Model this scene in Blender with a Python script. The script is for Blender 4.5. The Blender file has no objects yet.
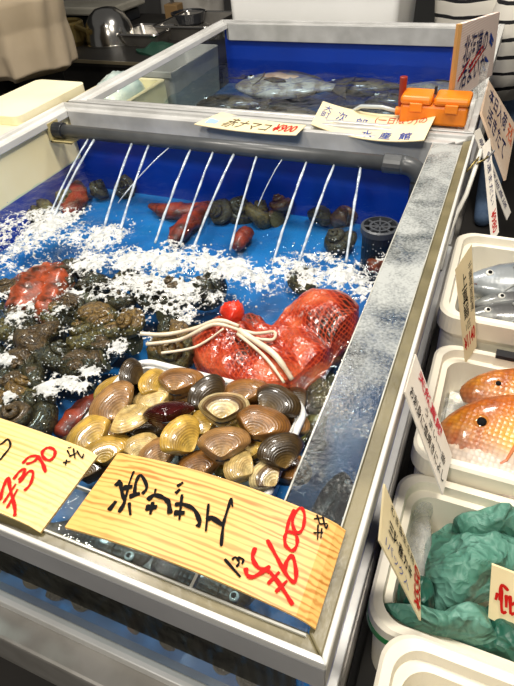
import bpy, math, random
import numpy as np
from mathutils import Vector, Matrix, noise, Euler

random.seed(7)
S = 0.4                       # one drawing unit is the camera's height above the tank rim, 0.4 m
scene = bpy.context.scene
C = scene.collection

# ------------------------------------------------------------------ camera
CAMROT = Matrix(((0.92337357, -0.20865844, 0.32224664),
                 (0.378789, 0.63173447, -0.67633605),
                 (-0.06245108, 0.74657432, 0.66236444)))
FPX = 537.44
cd = bpy.data.cameras.new('camera'); cam = bpy.data.objects.new('camera', cd); C.objects.link(cam)
cd.sensor_fit = 'HORIZONTAL'; cd.sensor_width = 36; cd.lens = 36 * FPX / 514
cd.clip_start = 0.01
cam.matrix_world = Matrix.Translation((0, 0, S)) @ CAMROT.to_4x4()
scene.camera = cam

# ------------------------------------------------------------------ world, lights, exposure
w = bpy.data.worlds.new('world'); scene.world = w; w.use_nodes = True
bg = w.node_tree.nodes['Background']; bg.inputs[0].default_value = (1.0, 0.97, 0.92, 1); bg.inputs[1].default_value = 0.07
def area(name, loc, target, size, energy, color):
    l = bpy.data.lights.new(name, 'AREA'); l.shape = 'DISK'; l.size = size; l.energy = energy; l.color = color
    o = bpy.data.objects.new(name, l); C.objects.link(o); o.location = loc
    o.rotation_euler = (Vector(target) - Vector(loc)).to_track_quat('-Z', 'Y').to_euler()
    return o
area('unseen_lamp', (0.15, 0.75, 1.55), (-0.3, 0.5, -0.1), 0.30, 20, (1.0, 0.93, 0.82))
area('unseen_lamp', (-1.0, 0.55, 1.55), (-0.6, 0.5, -0.1), 0.30, 15, (1.0, 0.93, 0.82))
area('unseen_lamp', (-0.55, 1.75, 1.5), (-0.55, 1.4, -0.1), 0.30, 11, (1.0, 0.95, 0.88))
area('unseen_lamp', (-0.25, -0.75, 1.45), (-0.3, 0.3, -0.2), 0.35, 17, (1.0, 0.94, 0.84))  # unseen fill lamp added behind the camera to brighten the tank's front
scene.view_settings.view_transform = 'Standard'
scene.view_settings.look = 'None'
scene.view_settings.exposure = 0.35
scene.view_settings.gamma = 1.0
scene.view_settings.use_curve_mapping = False

# ------------------------------------------------------------------ measuring helpers (drawing units)
def ray(px, py):
    return CAMROT @ Vector(((px - 257) / FPX, -(py - 343) / FPX, -1.0))
def at(px, py, z=0.0):
    d = ray(px, py); t = (z - 1) / d.z
    return Vector((d.x * t, d.y * t, z))
def atY(px, py, y):
    d = ray(px, py); t = y / d.y
    return Vector((d.x * t, y, 1 + d.z * t))
def ang(px, py, deg, z):
    a = math.radians(deg)
    p = at(px - 4 * math.cos(a), py + 4 * math.sin(a), z); q = at(px + 4 * math.cos(a), py - 4 * math.sin(a), z)
    return math.atan2(q.y - p.y, q.x - p.x)

# ------------------------------------------------------------------ object helpers
ORG = {}
def props(o, label=None, cat=None, group=None, kind=None):
    if label: o['label'] = label
    if cat: o['category'] = cat
    if group: o['group'] = group
    if kind: o['kind'] = kind
    return o
def thing(name, label, cat, loc, group=None, kind=None, rot=(0, 0, 0)):
    o = bpy.data.objects.new(name, None); C.objects.link(o); o.empty_display_size = 0.02
    o.location = Vector(loc) * S; o.rotation_euler = rot
    ORG[o.name] = Vector(loc)
    return props(o, label, cat, group, kind)
def mesh(name, V, F, smooth=False, mat=None):
    me = bpy.data.meshes.new(name)
    me.from_pydata([tuple(Vector(v) * S) for v in V], [], F)
    me.update()
    if smooth: me.polygons.foreach_set('use_smooth', [True] * len(me.polygons))
    if mat: me.materials.append(mat)
    return me
def mk(name, V, F, mat, parent=None, smooth=False, local=False, origin=None, bevel=0, subsurf=0):
    """one mesh object; V in world drawing units unless local"""
    if parent is not None:
        org = Vector((0, 0, 0)) if local else ORG[parent.name]
    elif origin is not None: org = Vector(origin)
    else:
        xs = [v[0] for v in V]; ys = [v[1] for v in V]; zs = [v[2] for v in V]
        org = Vector(((min(xs) + max(xs)) / 2, (min(ys) + max(ys)) / 2, min(zs)))
    me = mesh(name, [Vector(v) - org for v in V], F, smooth, mat)
    o = bpy.data.objects.new(name, me); C.objects.link(o)
    if parent is not None:
        o.parent = parent; ORG[o.name] = ORG[parent.name]
    else:
        o.location = org * S; ORG[o.name] = org
    if bevel:
        b = o.modifiers.new('bevel', 'BEVEL'); b.width = bevel * S; b.segments = 2; b.limit_method = 'ANGLE'
    if subsurf:
        b = o.modifiers.new('subsurf', 'SUBSURF'); b.levels = subsurf; b.render_levels = subsurf
    return o
class G:
    def __init__(s): s.V = []; s.F = []
    def add(s, V, F):
        n = len(s.V); s.V += [Vector(v) for v in V]; s.F += [tuple(i + n for i in f) for f in F]; return s
    def box(s, x0, x1, y0, y1, z0, z1):
        return s.add([(x0, y0, z0), (x1, y0, z0), (x1, y1, z0), (x0, y1, z0), (x0, y0, z1), (x1, y0, z1), (x1, y1, z1), (x0, y1, z1)],
                     [(3, 2, 1, 0), (4, 5, 6, 7), (0, 1, 5, 4), (1, 2, 6, 5), (2, 3, 7, 6), (3, 0, 4, 7)])
    def loft(s, rings, caps=True, closed=True):
        n = len(rings[0]); V = [v for r in rings for v in r]; F = []
        for i in range(len(rings) - 1):
            for j in range(n if closed else n - 1):
                k = (j + 1) % n
                F.append((i * n + j, i * n + k, (i + 1) * n + k, (i + 1) * n + j))
        if caps and closed:
            F.append(tuple(range(n - 1, -1, -1))); F.append(tuple((len(rings) - 1) * n + j for j in range(n)))
        return s.add(V, F)
    def tube(s, pts, rad, n=8, squash=1.0):
        pts = [Vector(p) for p in pts]; rings = []
        up = Vector((0, 0, 1))
        for i, p in enumerate(pts):
            t = (pts[min(i + 1, len(pts) - 1)] - pts[max(i - 1, 0)]).normalized()
            a = t.cross(up)
            if a.length < 0.05: a = t.cross(Vector((0, 1, 0)))
            a.normalize(); b = a.cross(t).normalized()
            r = rad[i] if isinstance(rad, (list, tuple)) else rad
            rings.append([p + a * (r * math.cos(q)) + b * (r * squash * math.sin(q)) for q in [2 * math.pi * k / n for k in range(n)]])
        return s.loft(rings)
    def lathe(s, prof, c, n=24, axis='z', ring=False):
        rings = []
        if ring: prof = list(prof) + [prof[0]]
        for r, h in prof:
            ring_ = []
            for k in range(n):
                q = 2 * math.pi * k / n
                v = Vector((r * math.cos(q), r * math.sin(q), h))
                if axis == 'x': v = Vector((v.z, v.x, v.y))
                if axis == 'y': v = Vector((v.x, v.z, v.y))
                ring_.append(Vector(c) + v)
            rings.append(ring_)
        return s.loft(rings, caps=not ring)
    def go(s, name, mat, parent=None, **k): return mk(name, s.V, s.F, mat, parent, **k)
def boxp(name, x0, x1, y0, y1, z0, z1, mat, parent=None, **k):
    return G().box(x0, x1, y0, y1, z0, z1).go(name, mat, parent, **k)
def rrect(x0, x1, y0, y1, r, z, n=8):
    P = []
    for cx, cy, a in ((x1 - r, y1 - r, 0), (x0 + r, y1 - r, 90), (x0 + r, y0 + r, 180), (x1 - r, y0 + r, 270)):
        for k in range(n + 1):
            q = math.radians(a + 90 * k / n); P.append(Vector((cx + r * math.cos(q), cy + r * math.sin(q), z)))
    return P
def cat_rom(P, n=6):
    out = []; m = len(P)
    for i in range(m):
        p0, p1, p2, p3 = P[i - 1], P[i], P[(i + 1) % m], P[(i + 2) % m]
        for k in range(n):
            t = k / n
            out.append(0.5 * ((2 * p1) + (p2 - p0) * t + (2 * p0 - 5 * p1 + 4 * p2 - p3) * t * t + (3 * p1 - p0 - 3 * p2 + p3) * t ** 3))
    return out
def pillow(bound, c, zb, hfun, rings=14, sub=5):
    """closed lump over a smooth outline: bound = outline points, hfun(x, y, r) = height above zb"""
    B = cat_rom([Vector((p[0], p[1], 0)) for p in bound], sub); c = Vector((c[0], c[1], 0)); n = len(B)
    V = [Vector((c.x, c.y, zb + hfun(c.x, c.y, 0)))]; F = []
    for i in range(1, rings + 1):
        r = math.sin(i / rings * math.pi / 2)
        for b in B:
            p = c.lerp(b, r); V.append(Vector((p.x, p.y, zb + hfun(p.x, p.y, r))))
    for j in range(n): F.append((0, 1 + j, 1 + (j + 1) % n))
    for i in range(rings - 1):
        for j in range(n):
            k = (j + 1) % n; a = 1 + i * n; b2 = a + n
            F.append((a + j, b2 + j, b2 + k, a + k))
    last = 1 + (rings - 1) * n
    base = len(V)
    for j in range(n): p = c.lerp(B[j], 0.97); V.append(Vector((p.x, p.y, zb - 0.01)))
    for j in range(n): k = (j + 1) % n; F.append((last + j, base + j, base + k, last + k))
    F.append(tuple(base + j for j in range(n - 1, -1, -1)))
    return V, F
def fbm(x, y, z=0.0, o=4): return noise.fractal(Vector((x, y, z)), 1.0, 2.0, o)

# ------------------------------------------------------------------ materials
MATS = {}
def mat(name, col, rough=0.5, metal=0.0, col2=None, scale=20, bump=0.0, bscale=None, detail=4, spec=0.5, coat=0.0, sss=0, stops=(0.35, 0.65), stretch=None, trans=0):
    if name in MATS: return MATS[name]
    m = bpy.data.materials.new(name); m.use_nodes = True; nt = m.node_tree; N = nt.nodes; L = nt.links
    p = N['Principled BSDF']
    p.inputs['Base Color'].default_value = (*col, 1); p.inputs['Roughness'].default_value = rough
    p.inputs['Metallic'].default_value = metal; p.inputs['Specular IOR Level'].default_value = spec
    p.inputs['Coat Weight'].default_value = coat; p.inputs['Coat Roughness'].default_value = 0.08
    p.inputs['Transmission Weight'].default_value = trans
    if sss: p.inputs['Subsurface Weight'].default_value = sss; p.inputs['Subsurface Radius'].default_value = (0.01, 0.008, 0.005)
    tc = N.new('ShaderNodeTexCoord'); vec = tc.outputs['Object']
    if stretch:
        mp = N.new('ShaderNodeMapping'); mp.inputs['Scale'].default_value = stretch; L.new(vec, mp.inputs[0]); vec = mp.outputs[0]
    if col2:
        n = N.new('ShaderNodeTexNoise'); n.inputs['Scale'].default_value = scale; n.inputs['Detail'].default_value = detail
        L.new(vec, n.inputs['Vector'])
        r = N.new('ShaderNodeValToRGB'); r.color_ramp.elements[0].position = stops[0]; r.color_ramp.elements[1].position = stops[1]
        r.color_ramp.elements[0].color = (*col, 1); r.color_ramp.elements[1].color = (*col2, 1)
        L.new(n.outputs['Fac'], r.inputs[0]); L.new(r.outputs[0], p.inputs['Base Color'])
    if bump:
        n2 = N.new('ShaderNodeTexNoise'); n2.inputs['Scale'].default_value = bscale or scale * 2; n2.inputs['Detail'].default_value = 5
        L.new(vec, n2.inputs['Vector'])
        b = N.new('ShaderNodeBump'); b.inputs['Strength'].default_value = bump; b.inputs['Distance'].default_value = 0.004
        L.new(n2.outputs['Fac'], b.inputs['Height']); L.new(b.outputs[0], p.inputs['Normal'])
    MATS[name] = m
    return m
def newmat(name):
    m = bpy.data.materials.new(name); m.use_nodes = True; nt = m.node_tree; nt.nodes.clear(); MATS[name] = m
    out = nt.nodes.new('ShaderNodeOutputMaterial')
    return m, nt, nt.nodes, nt.links, out
def math_node(N, L, op, a, b=None, clamp=False):
    n = N.new('ShaderNodeMath'); n.operation = op; n.use_clamp = clamp
    for i, x in enumerate((a, b)):
        if x is None: continue
        if isinstance(x, (int, float)): n.inputs[i].default_value = x
        else: L.new(x, n.inputs[i])
    return n.outputs[0]
def clear_mat(name, tint, ior=1.45, rough=0.0, bump=0, bscale=30, film=None):
    """clear sheet: transparent body, fresnel reflections; film = (colour, amount, noise scale) of dried spray"""
    m, nt, N, L, out = newmat(name)
    tr = N.new('ShaderNodeBsdfTransparent'); tr.inputs[0].default_value = (*tint, 1)
    gl = N.new('ShaderNodeBsdfGlossy'); gl.inputs['Roughness'].default_value = rough; gl.inputs['Color'].default_value = (1, 1, 1, 1)
    fr = N.new('ShaderNodeFresnel'); fr.inputs['IOR'].default_value = ior
    geo = N.new('ShaderNodeNewGeometry'); ff = math_node(N, L, 'MULTIPLY', fr.outputs[0], math_node(N, L, 'SUBTRACT', 1.0, geo.outputs['Backfacing']))
    mx = N.new('ShaderNodeMixShader'); L.new(ff, mx.inputs[0]); L.new(tr.outputs[0], mx.inputs[1]); L.new(gl.outputs[0], mx.inputs[2])
    tc = N.new('ShaderNodeTexCoord')
    if bump:
        n2 = N.new('ShaderNodeTexNoise'); n2.inputs['Scale'].default_value = bscale; n2.inputs['Detail'].default_value = 4
        L.new(tc.outputs['Object'], n2.inputs['Vector'])
        b = N.new('ShaderNodeBump'); b.inputs['Strength'].default_value = bump; b.inputs['Distance'].default_value = 0.01
        L.new(n2.outputs['Fac'], b.inputs['Height']); L.new(b.outputs[0], gl.inputs['Normal']); L.new(b.outputs[0], fr.inputs['Normal'])
    last = mx.outputs[0]
    if film:
        fc, fa, fs = film
        df = N.new('ShaderNodeBsdfDiffuse'); df.inputs[0].default_value = (*fc, 1)
        a = N.new('ShaderNodeTexNoise'); a.inputs['Scale'].default_value = fs; a.inputs['Detail'].default_value = 6; a.inputs['Roughness'].default_value = 0.7
        L.new(tc.outputs['Object'], a.inputs['Vector'])
        r = N.new('ShaderNodeValToRGB'); r.color_ramp.elements[0].position = 0.35; r.color_ramp.elements[1].position = 0.75
        L.new(a.outputs['Fac'], r.inputs[0])
        f = math_node(N, L, 'MULTIPLY', r.outputs[0], fa, True)
        m2 = N.new('ShaderNodeMixShader'); L.new(f, m2.inputs[0]); L.new(last, m2.inputs[1]); L.new(df.outputs[0], m2.inputs[2]); last = m2.outputs[0]
    L.new(last, out.inputs[0])
    return m

M_frame = mat('white_frame', (0.62, 0.61, 0.58), 0.35, 0.15, (0.74, 0.74, 0.72), 9, 0.05, 40)
M_frame2 = mat('clear_frame', (0.42, 0.42, 0.41), 0.3, 0.1, (0.56, 0.56, 0.55), 14, 0.08, 60)
M_flange = mat('grey_flange', (0.30, 0.30, 0.31), 0.4, 0.0, (0.38, 0.38, 0.39), 8, 0.05, 50)
M_ledge = mat('olive_ledge', (0.11, 0.093, 0.045), 0.35, 0.0, (0.20, 0.17, 0.09), 16, 0.15, 90, coat=0.1)
M_alu = mat('aluminium', (0.55, 0.55, 0.56), 0.28, 0.8, (0.7, 0.7, 0.7), 10)
M_steel = mat('steel', (0.42, 0.40, 0.37), 0.3, 0.85, (0.58, 0.55, 0.5), 12, 0.04, 40)
M_steelr = mat('worn_steel', (0.33, 0.31, 0.28), 0.45, 0.5, (0.45, 0.43, 0.4), 15, 0.1, 30)
M_blue = mat('blue_panel', (0.003, 0.03, 0.30), 0.3, 0, (0.004, 0.045, 0.42), 3)
M_cream = mat('cream_foam', (0.90, 0.79, 0.46), 0.7, 0, (0.93, 0.85, 0.56), 6, 0.05, 150)
M_white = mat('white_foam', (0.82, 0.76, 0.62), 0.6, 0, (0.87, 0.82, 0.70), 7, 0.06, 150)
M_pvc = mat('grey_pvc', (0.06, 0.065, 0.07), 0.35, 0, (0.085, 0.09, 0.095), 20)
M_black = mat('black_plastic', (0.012, 0.014, 0.018), 0.4, 0, (0.02, 0.022, 0.028), 20)
M_dark = mat('dark_top', (0.010, 0.009, 0.008), 0.6, 0, (0.02, 0.018, 0.015), 8)
M_ink = mat('black_ink', (0.004, 0.004, 0.005), 0.8, spec=0.15)
M_red = mat('red_ink', (0.50, 0.006, 0.004), 0.7, spec=0.2)
M_blueink = mat('blue_ink', (0.01, 0.05, 0.30), 0.5)
M_navyink = mat('navy_ink', (0.01, 0.015, 0.09), 0.5)
M_paper = mat('cream_paper', (0.80, 0.67, 0.40), 0.6, 0, (0.84, 0.72, 0.46), 25)
M_paperw = mat('white_paper', (0.82, 0.76, 0.66), 0.6, 0, (0.86, 0.81, 0.73), 25)
M_tan = mat('tan_edge', (0.55, 0.30, 0.10), 0.6)
M_orange = mat('orange_plastic', (0.80, 0.20, 0.006), 0.35, 0, (0.85, 0.24, 0.01), 10)
M_tray = mat('white_plastic', (0.78, 0.78, 0.76), 0.35)
M_glass = clear_mat('pane_glass', (0.95, 0.98, 0.97), 1.35, 0.0)
M_glassrib = clear_mat('wet_pane_glass', (0.85, 0.88, 0.88), 1.12, 0.05, film=((0.20, 0.20, 0.18), 0.07, 45))
M_brace = clear_mat('brace_glass', (0.80, 0.86, 0.88), 1.4, 0.03, 0.15, 40, film=((0.6, 0.6, 0.6), 0.14, 60))
M_edge = mat('glass_edge', (0.36, 0.36, 0.32), 0.25, 0, (0.5, 0.5, 0.46), 30)
M_tube = clear_mat('clear_tube', (0.85, 0.88, 0.88), 1.5, 0.1)
M_film = clear_mat('clear_film', (0.92, 0.93, 0.93), 1.25, 0.2, 0.4, 25, film=((0.80, 0.80, 0.78), 0.7, 22))
# wet spray-covered side brace: dried spray gets denser away from the front, where the jets land
def spray_mat():
    m, nt, N, L, out = newmat('sprayed_glass')
    tc = N.new('ShaderNodeTexCoord')
    tr = N.new('ShaderNodeBsdfTransparent'); tr.inputs[0].default_value = (0.46, 0.52, 0.55, 1)
    gl = N.new('ShaderNodeBsdfGlossy'); gl.inputs['Roughness'].default_value = 0.25
    fr = N.new('ShaderNodeFresnel'); fr.inputs['IOR'].default_value = 1.45
    nb = N.new('ShaderNodeTexNoise'); nb.inputs['Scale'].default_value = 260; nb.inputs['Detail'].default_value = 3
    L.new(tc.outputs['Object'], nb.inputs['Vector'])
    b = N.new('ShaderNodeBump'); b.inputs['Strength'].default_value = 0.25; b.inputs['Distance'].default_value = 0.001
    L.new(nb.outputs['Fac'], b.inputs['Height']); L.new(b.outputs[0], gl.inputs['Normal'])
    geo = N.new('ShaderNodeNewGeometry'); ff = math_node(N, L, 'MULTIPLY', fr.outputs[0], math_node(N, L, 'SUBTRACT', 1.0, geo.outputs['Backfacing']))
    mx = N.new('ShaderNodeMixShader'); L.new(ff, mx.inputs[0]); L.new(tr.outputs[0], mx.inputs[1]); L.new(gl.outputs[0], mx.inputs[2])
    p = N.new('ShaderNodeBsdfPrincipled'); p.inputs['Base Color'].default_value = (0.42, 0.44, 0.43, 1); p.inputs['Roughness'].default_value = 0.55
    L.new(b.outputs[0], p.inputs['Normal'])
    sx = N.new('ShaderNodeSeparateXYZ'); L.new(tc.outputs['Object'], sx.inputs[0])
    g = N.new('ShaderNodeMapRange'); g.inputs[1].default_value = -0.30; g.inputs[2].default_value = -0.06; g.inputs[3].default_value = 0.0; g.inputs[4].default_value = 0.66
    L.new(sx.outputs[1], g.inputs[0])
    n1 = N.new('ShaderNodeTexNoise'); n1.inputs['Scale'].default_value = 14; n1.inputs['Detail'].default_value = 5; n1.inputs['Distortion'].default_value = 0.6
    L.new(tc.outputs['Object'], n1.inputs['Vector'])
    n2 = N.new('ShaderNodeTexNoise'); n2.inputs['Scale'].default_value = 300; n2.inputs['Detail'].default_value = 2
    L.new(tc.outputs['Object'], n2.inputs['Vector'])
    a = math_node(N, L, 'SUBTRACT', n1.outputs['Fac'], 0.5); a = math_node(N, L, 'MULTIPLY', a, 2.2)
    c = math_node(N, L, 'SUBTRACT', n2.outputs['Fac'], 0.5); c = math_node(N, L, 'MULTIPLY', c, 1.2)
    s = math_node(N, L, 'ADD', g.outputs[0], a); s = math_node(N, L, 'ADD', s, c, True)
    s = math_node(N, L, 'MULTIPLY', s, 0.9)
    m2 = N.new('ShaderNodeMixShader'); L.new(s, m2.inputs[0]); L.new(mx.outputs[0], m2.inputs[1]); L.new(p.outputs[0], m2.inputs[2])
    L.new(m2.outputs[0], out.inputs[0])
    return m
M_spray = spray_mat()
def water_mat(name, tint, bump):
    return clear_mat(name, tint, 1.33, 0.02, bump, 55)
M_water = water_mat('sea_water', (0.80, 0.93, 0.97), 0.35)
M_water2 = water_mat('sea_water_dark', (0.70, 0.82, 0.90), 0.5)
def perforated():
    m = mat('blue_tank_floor', (0.010, 0.115, 0.36), 0.35, 0, (0.016, 0.19, 0.50), 8)
    nt = m.node_tree; N = nt.nodes; L = nt.links; p = N['Principled BSDF']
    tc = N.new('ShaderNodeTexCoord'); v = N.new('ShaderNodeTexVoronoi'); v.inputs['Scale'].default_value = 95; v.inputs['Randomness'].default_value = 0.0
    L.new(tc.outputs['Object'], v.inputs['Vector'])
    f = math_node(N, L, 'LESS_THAN', v.outputs['Distance'], 0.30)
    src = p.inputs['Base Color'].links[0].from_socket
    mx = N.new('ShaderNodeMix'); mx.data_type = 'RGBA'; L.new(f, mx.inputs['Factor']); L.new(src, mx.inputs['A']); mx.inputs['B'].default_value = (0.003, 0.03, 0.13, 1)
    L.new(mx.outputs['Result'], p.inputs['Base Color'])
    return m
M_floorblue = perforated()
def wood_mat(name, base, dark):
    m, nt, N, L, out = newmat(name)
    tc = N.new('ShaderNodeTexCoord'); mp = N.new('ShaderNodeMapping'); mp.inputs['Scale'].default_value = (0.10, 1.0, 1.0); mp.inputs['Rotation'].default_value = (0, 0, -0.015)
    L.new(tc.outputs['Object'], mp.inputs[0])
    wv = N.new('ShaderNodeTexWave'); wv.wave_type = 'BANDS'; wv.bands_direction = 'Y'; wv.inputs['Scale'].default_value = 62; wv.inputs['Distortion'].default_value = 7.0
    wv.inputs['Detail'].default_value = 3; wv.inputs['Detail Scale'].default_value = 1.6; L.new(mp.outputs[0], wv.inputs['Vector'])
    n = N.new('ShaderNodeTexNoise'); n.inputs['Scale'].default_value = 60; n.inputs['Detail'].default_value = 4; L.new(mp.outputs[0], n.inputs['Vector'])
    f = math_node(N, L, 'MULTIPLY', wv.outputs['Fac'], n.outputs['Fac'])
    r = N.new('ShaderNodeValToRGB'); r.color_ramp.elements[0].position = 0.22; r.color_ramp.elements[1].position = 0.62
    r.color_ramp.elements[0].color = (*base, 1); r.color_ramp.elements[1].color = (*dark, 1); L.new(f, r.inputs[0])
    p = N.new('ShaderNodeBsdfPrincipled'); L.new(r.outputs[0], p.inputs['Base Color']); p.inputs['Roughness'].default_value = 0.45
    L.new(p.outputs[0], out.inputs[0]); return m
M_wood = wood_mat('pine_sheet', (0.76, 0.45, 0.13), (0.46, 0.17, 0.025))
M_woodpale = wood_mat('pale_pine_sheet', (0.80, 0.56, 0.22), (0.68, 0.37, 0.10))

# ------------------------------------------------------------------ the setting
FL = -2.0
o = boxp('floor', -14, 8, -4, 13, FL - 0.1, FL, mat('wet_concrete', (0.035, 0.032, 0.03), 0.4, 0, (0.06, 0.055, 0.05), 3, 0.1)); props(o, kind='structure')
o = boxp('wall_back', -14, 8, 12.8, 13, FL, 6, mat('grey_wall', (0.10, 0.10, 0.10), 0.7, 0, (0.14, 0.14, 0.135), 2)); props(o, kind='structure')
o = boxp('wall_left', -14, -13.8, -4, 12.8, FL, 6, MATS['grey_wall']); props(o, kind='structure')

# steel counter under both tanks
t = thing('steel_counter', 'long worn steel counter that carries both fish tanks', 'counter', (-1.3, 2.6, FL))
boxp('counter_top', -2.60, -0.055, 0.235, 5.02, -0.72, -0.66, M_steelr, t, bevel=0.01)
boxp('front_apron', -2.60, -0.055, 0.24, 0.27, -1.02, -0.72, M_steelr, t)
boxp('side_apron', -0.085, -0.06, 0.27, 5.0, -0.95, -0.72, M_dark, t)
for x in (-2.55, -0.15):
    for y in (0.33, 2.6, 4.9): boxp('leg', x - 0.05, x + 0.05, y - 0.05, y + 0.05, FL, -0.72, M_steel, t)
# black display table for the foam boxes
t = thing('display_table', 'low black table under the white foam boxes', 'table', (0.9, 1.2, FL))
boxp('table_top', -0.03, 1.9, -0.15, 2.55, -0.83, -0.75, M_dark, t)
for x in (0.05, 1.8):
    for y in (-0.05, 2.45): boxp('leg', x - 0.05, x + 0.05, y - 0.05, y + 0.05, FL, -0.83, M_dark, t)

# ------------------------------------------------------------------ tanks
def sweep(p0, p1, inward, prof, mat_, name, parent):
    """profile (d inward, z) swept from p0 to p1 with mitred ends"""
    p0 = Vector((*p0, 0)); p1 = Vector((*p1, 0)); d = (p1 - p0).normalized(); n = Vector((*inward, 0))
    r0 = [p0 + n * a + d * a + Vector((0, 0, z)) for a, z in prof]
    r1 = [p1 + n * a - d * a + Vector((0, 0, z)) for a, z in prof]
    return G().loft([r0, r1]).go(name, mat_, parent, bevel=0.004)
def tank(name, label, x0, x1, y0, y1, front):
    t = thing(name, label, 'fish tank', ((x0 + x1) / 2, (y0 + y1) / 2, -0.66))
    thin = [(0, -0.14), (0, 0), (0.011, 0), (0.011, -0.14)]
    ledge = [(0.0112, -0.10), (0.0112, -0.022), (0.046, -0.022), (0.046, -0.10)]
    wide = [(0, -0.14), (0, 0), (0.028, 0), (0.034, -0.018), (0.075, -0.022), (0.080, -0.010), (0.108, -0.012), (0.112, -0.14)]
    wide_left = wide[:-2] + [(0.100, -0.012), (0.102, -0.05), (0.02, -0.05)]; wide_left[0] = (0, -0.05)
    sides = {'front': ((x0, y0), (x1, y0), (0, 1)), 'right': ((x1, y0), (x1, y1), (-1, 0)), 'back': ((x1, y1), (x0, y1), (0, -1)), 'left': ((x0, y1), (x0, y0), (1, 0))}
    for k, (a, b, n) in sides.items():
        if front and k in ('front', 'right'):
            sweep(a, b, n, [(-0.001, -0.03), (-0.001, 0.0), (0.011, 0.0), (0.011, -0.03)], M_frame, 'lip', t)
            sweep(a, b, n, [(0, -0.14), (0, -0.031), (0.011, -0.031), (0.011, -0.14)], M_flange, 'flange', t)
            sweep(a, b, n, ledge, M_ledge, 'ledge', t)
        else:
            sweep(a, b, n, wide_left if k == 'left' else wide, M_frame2 if k in ('back', 'front') else M_frame, 'rim', t)
    g = 0.05
    boxp('back_panel', x0 + g, x1 - g, y1 - g - 0.02, y1 - g, -0.62, -0.05, M_blue, t)
    boxp('right_panel', x1 - g + 0.005, x1 - g + 0.025, y0 + g, y1 - g, -0.62, -0.05, M_blue, t)
    if front: boxp('left_panel', x0 + g - 0.005, x0 + g + 0.03, y0 + g, y1 - g, -0.31, -0.052, M_cream, t); boxp('lower_left_panel', x0 + g - 0.005, x0 + g + 0.03, y0 + g, y1 - g, -0.62, -0.311, M_blue, t)
    else: boxp('left_pane', x0 + g, x0 + g + 0.012, y0 + g, y1 - g, -0.62, -0.052, M_glass, t)
    boxp('front_pane', x0 + g, x1 - g, y0 + 0.015, y0 + 0.027, -0.62, -0.13, M_glassrib if front else M_glass, t)
    boxp('bottom_panel', x0 + g, x1 - g, y0 + 0.028, y1 - g, -0.60, -0.51, M_floorblue if front else mat('dark_blue_floor', (0.006, 0.04, 0.12), 0.4, 0, (0.03, 0.10, 0.22), 9), t)
    for k, (a, b, n) in sides.items():
        sweep(a, b, n, [(0, -0.66), (0, -0.605), (0.03, -0.605), (0.03, -0.66)], M_frame, 'bottom_rail', t)
    return t
T1 = tank('fish_tank', 'front glass seawater tank with white rim, holding clams and a red net bag', -2.46, -0.07, 0.31, 2.705, True)
T2 = tank('fish_tank', 'rear glass seawater tank with blue back wall and pale flatfish', -2.44, -0.08, 2.725, 4.95, False)
# flat glass braces on the front tank
def pane(name, x0, x1, y0, y1, z, m, parent):
    return boxp(name, x0, x1, y0, y1, z - 0.012, z, m, parent)
zb = -0.016
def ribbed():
    m = clear_mat('ribbed_shade_tint', (0.30, 0.30, 0.27), 1.1, 0.1, film=((0.10, 0.10, 0.085), 0.5, 60)); nt = m.node_tree; N = nt.nodes; L = nt.links
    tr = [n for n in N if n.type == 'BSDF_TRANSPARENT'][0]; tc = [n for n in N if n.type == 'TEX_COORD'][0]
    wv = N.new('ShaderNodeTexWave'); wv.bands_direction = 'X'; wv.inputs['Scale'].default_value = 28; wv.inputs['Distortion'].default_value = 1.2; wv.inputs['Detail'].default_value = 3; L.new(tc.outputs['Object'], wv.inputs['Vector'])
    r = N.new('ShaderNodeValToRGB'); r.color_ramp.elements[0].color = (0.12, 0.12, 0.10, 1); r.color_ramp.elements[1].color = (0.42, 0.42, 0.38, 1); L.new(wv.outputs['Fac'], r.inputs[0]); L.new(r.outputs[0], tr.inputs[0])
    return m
boxp('ribbed_shade_strip', -2.40, -0.13, 0.3175, 0.3235, -0.315, -0.1405, ribbed(), T1)  # added strip: shade and wet ribs of the upper pane put into its tint
pane('side_brace', -0.243, -0.118, 0.465, 2.60, zb, M_spray, T1)
boxp('brace_edge', -0.247, -0.2432, 0.465, 2.60, zb - 0.013, zb + 0.001, M_edge, T1)
boxp('brace_edge', -0.1178, -0.1145, 0.47, 2.60, zb - 0.013, zb + 0.001, M_edge, T1)
pane('front_brace', -2.35, -0.352, 0.350, 0.460, zb, M_brace, T1)
pane('front_brace', -0.345, -0.118, 0.350, 0.460, zb, M_brace, T1)
boxp('brace_edge', -2.35, -0.247, 0.4602, 0.4640, zb - 0.013, zb + 0.001, M_edge, T1)
boxp('brace_edge', -2.35, -0.118, 0.3455, 0.3498, zb - 0.013, zb + 0.001, M_edge, T1)
boxp('brace_joint', -0.3515, -0.3455, 0.350, 0.460, zb - 0.013, zb + 0.002, M_edge, T1)

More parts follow.
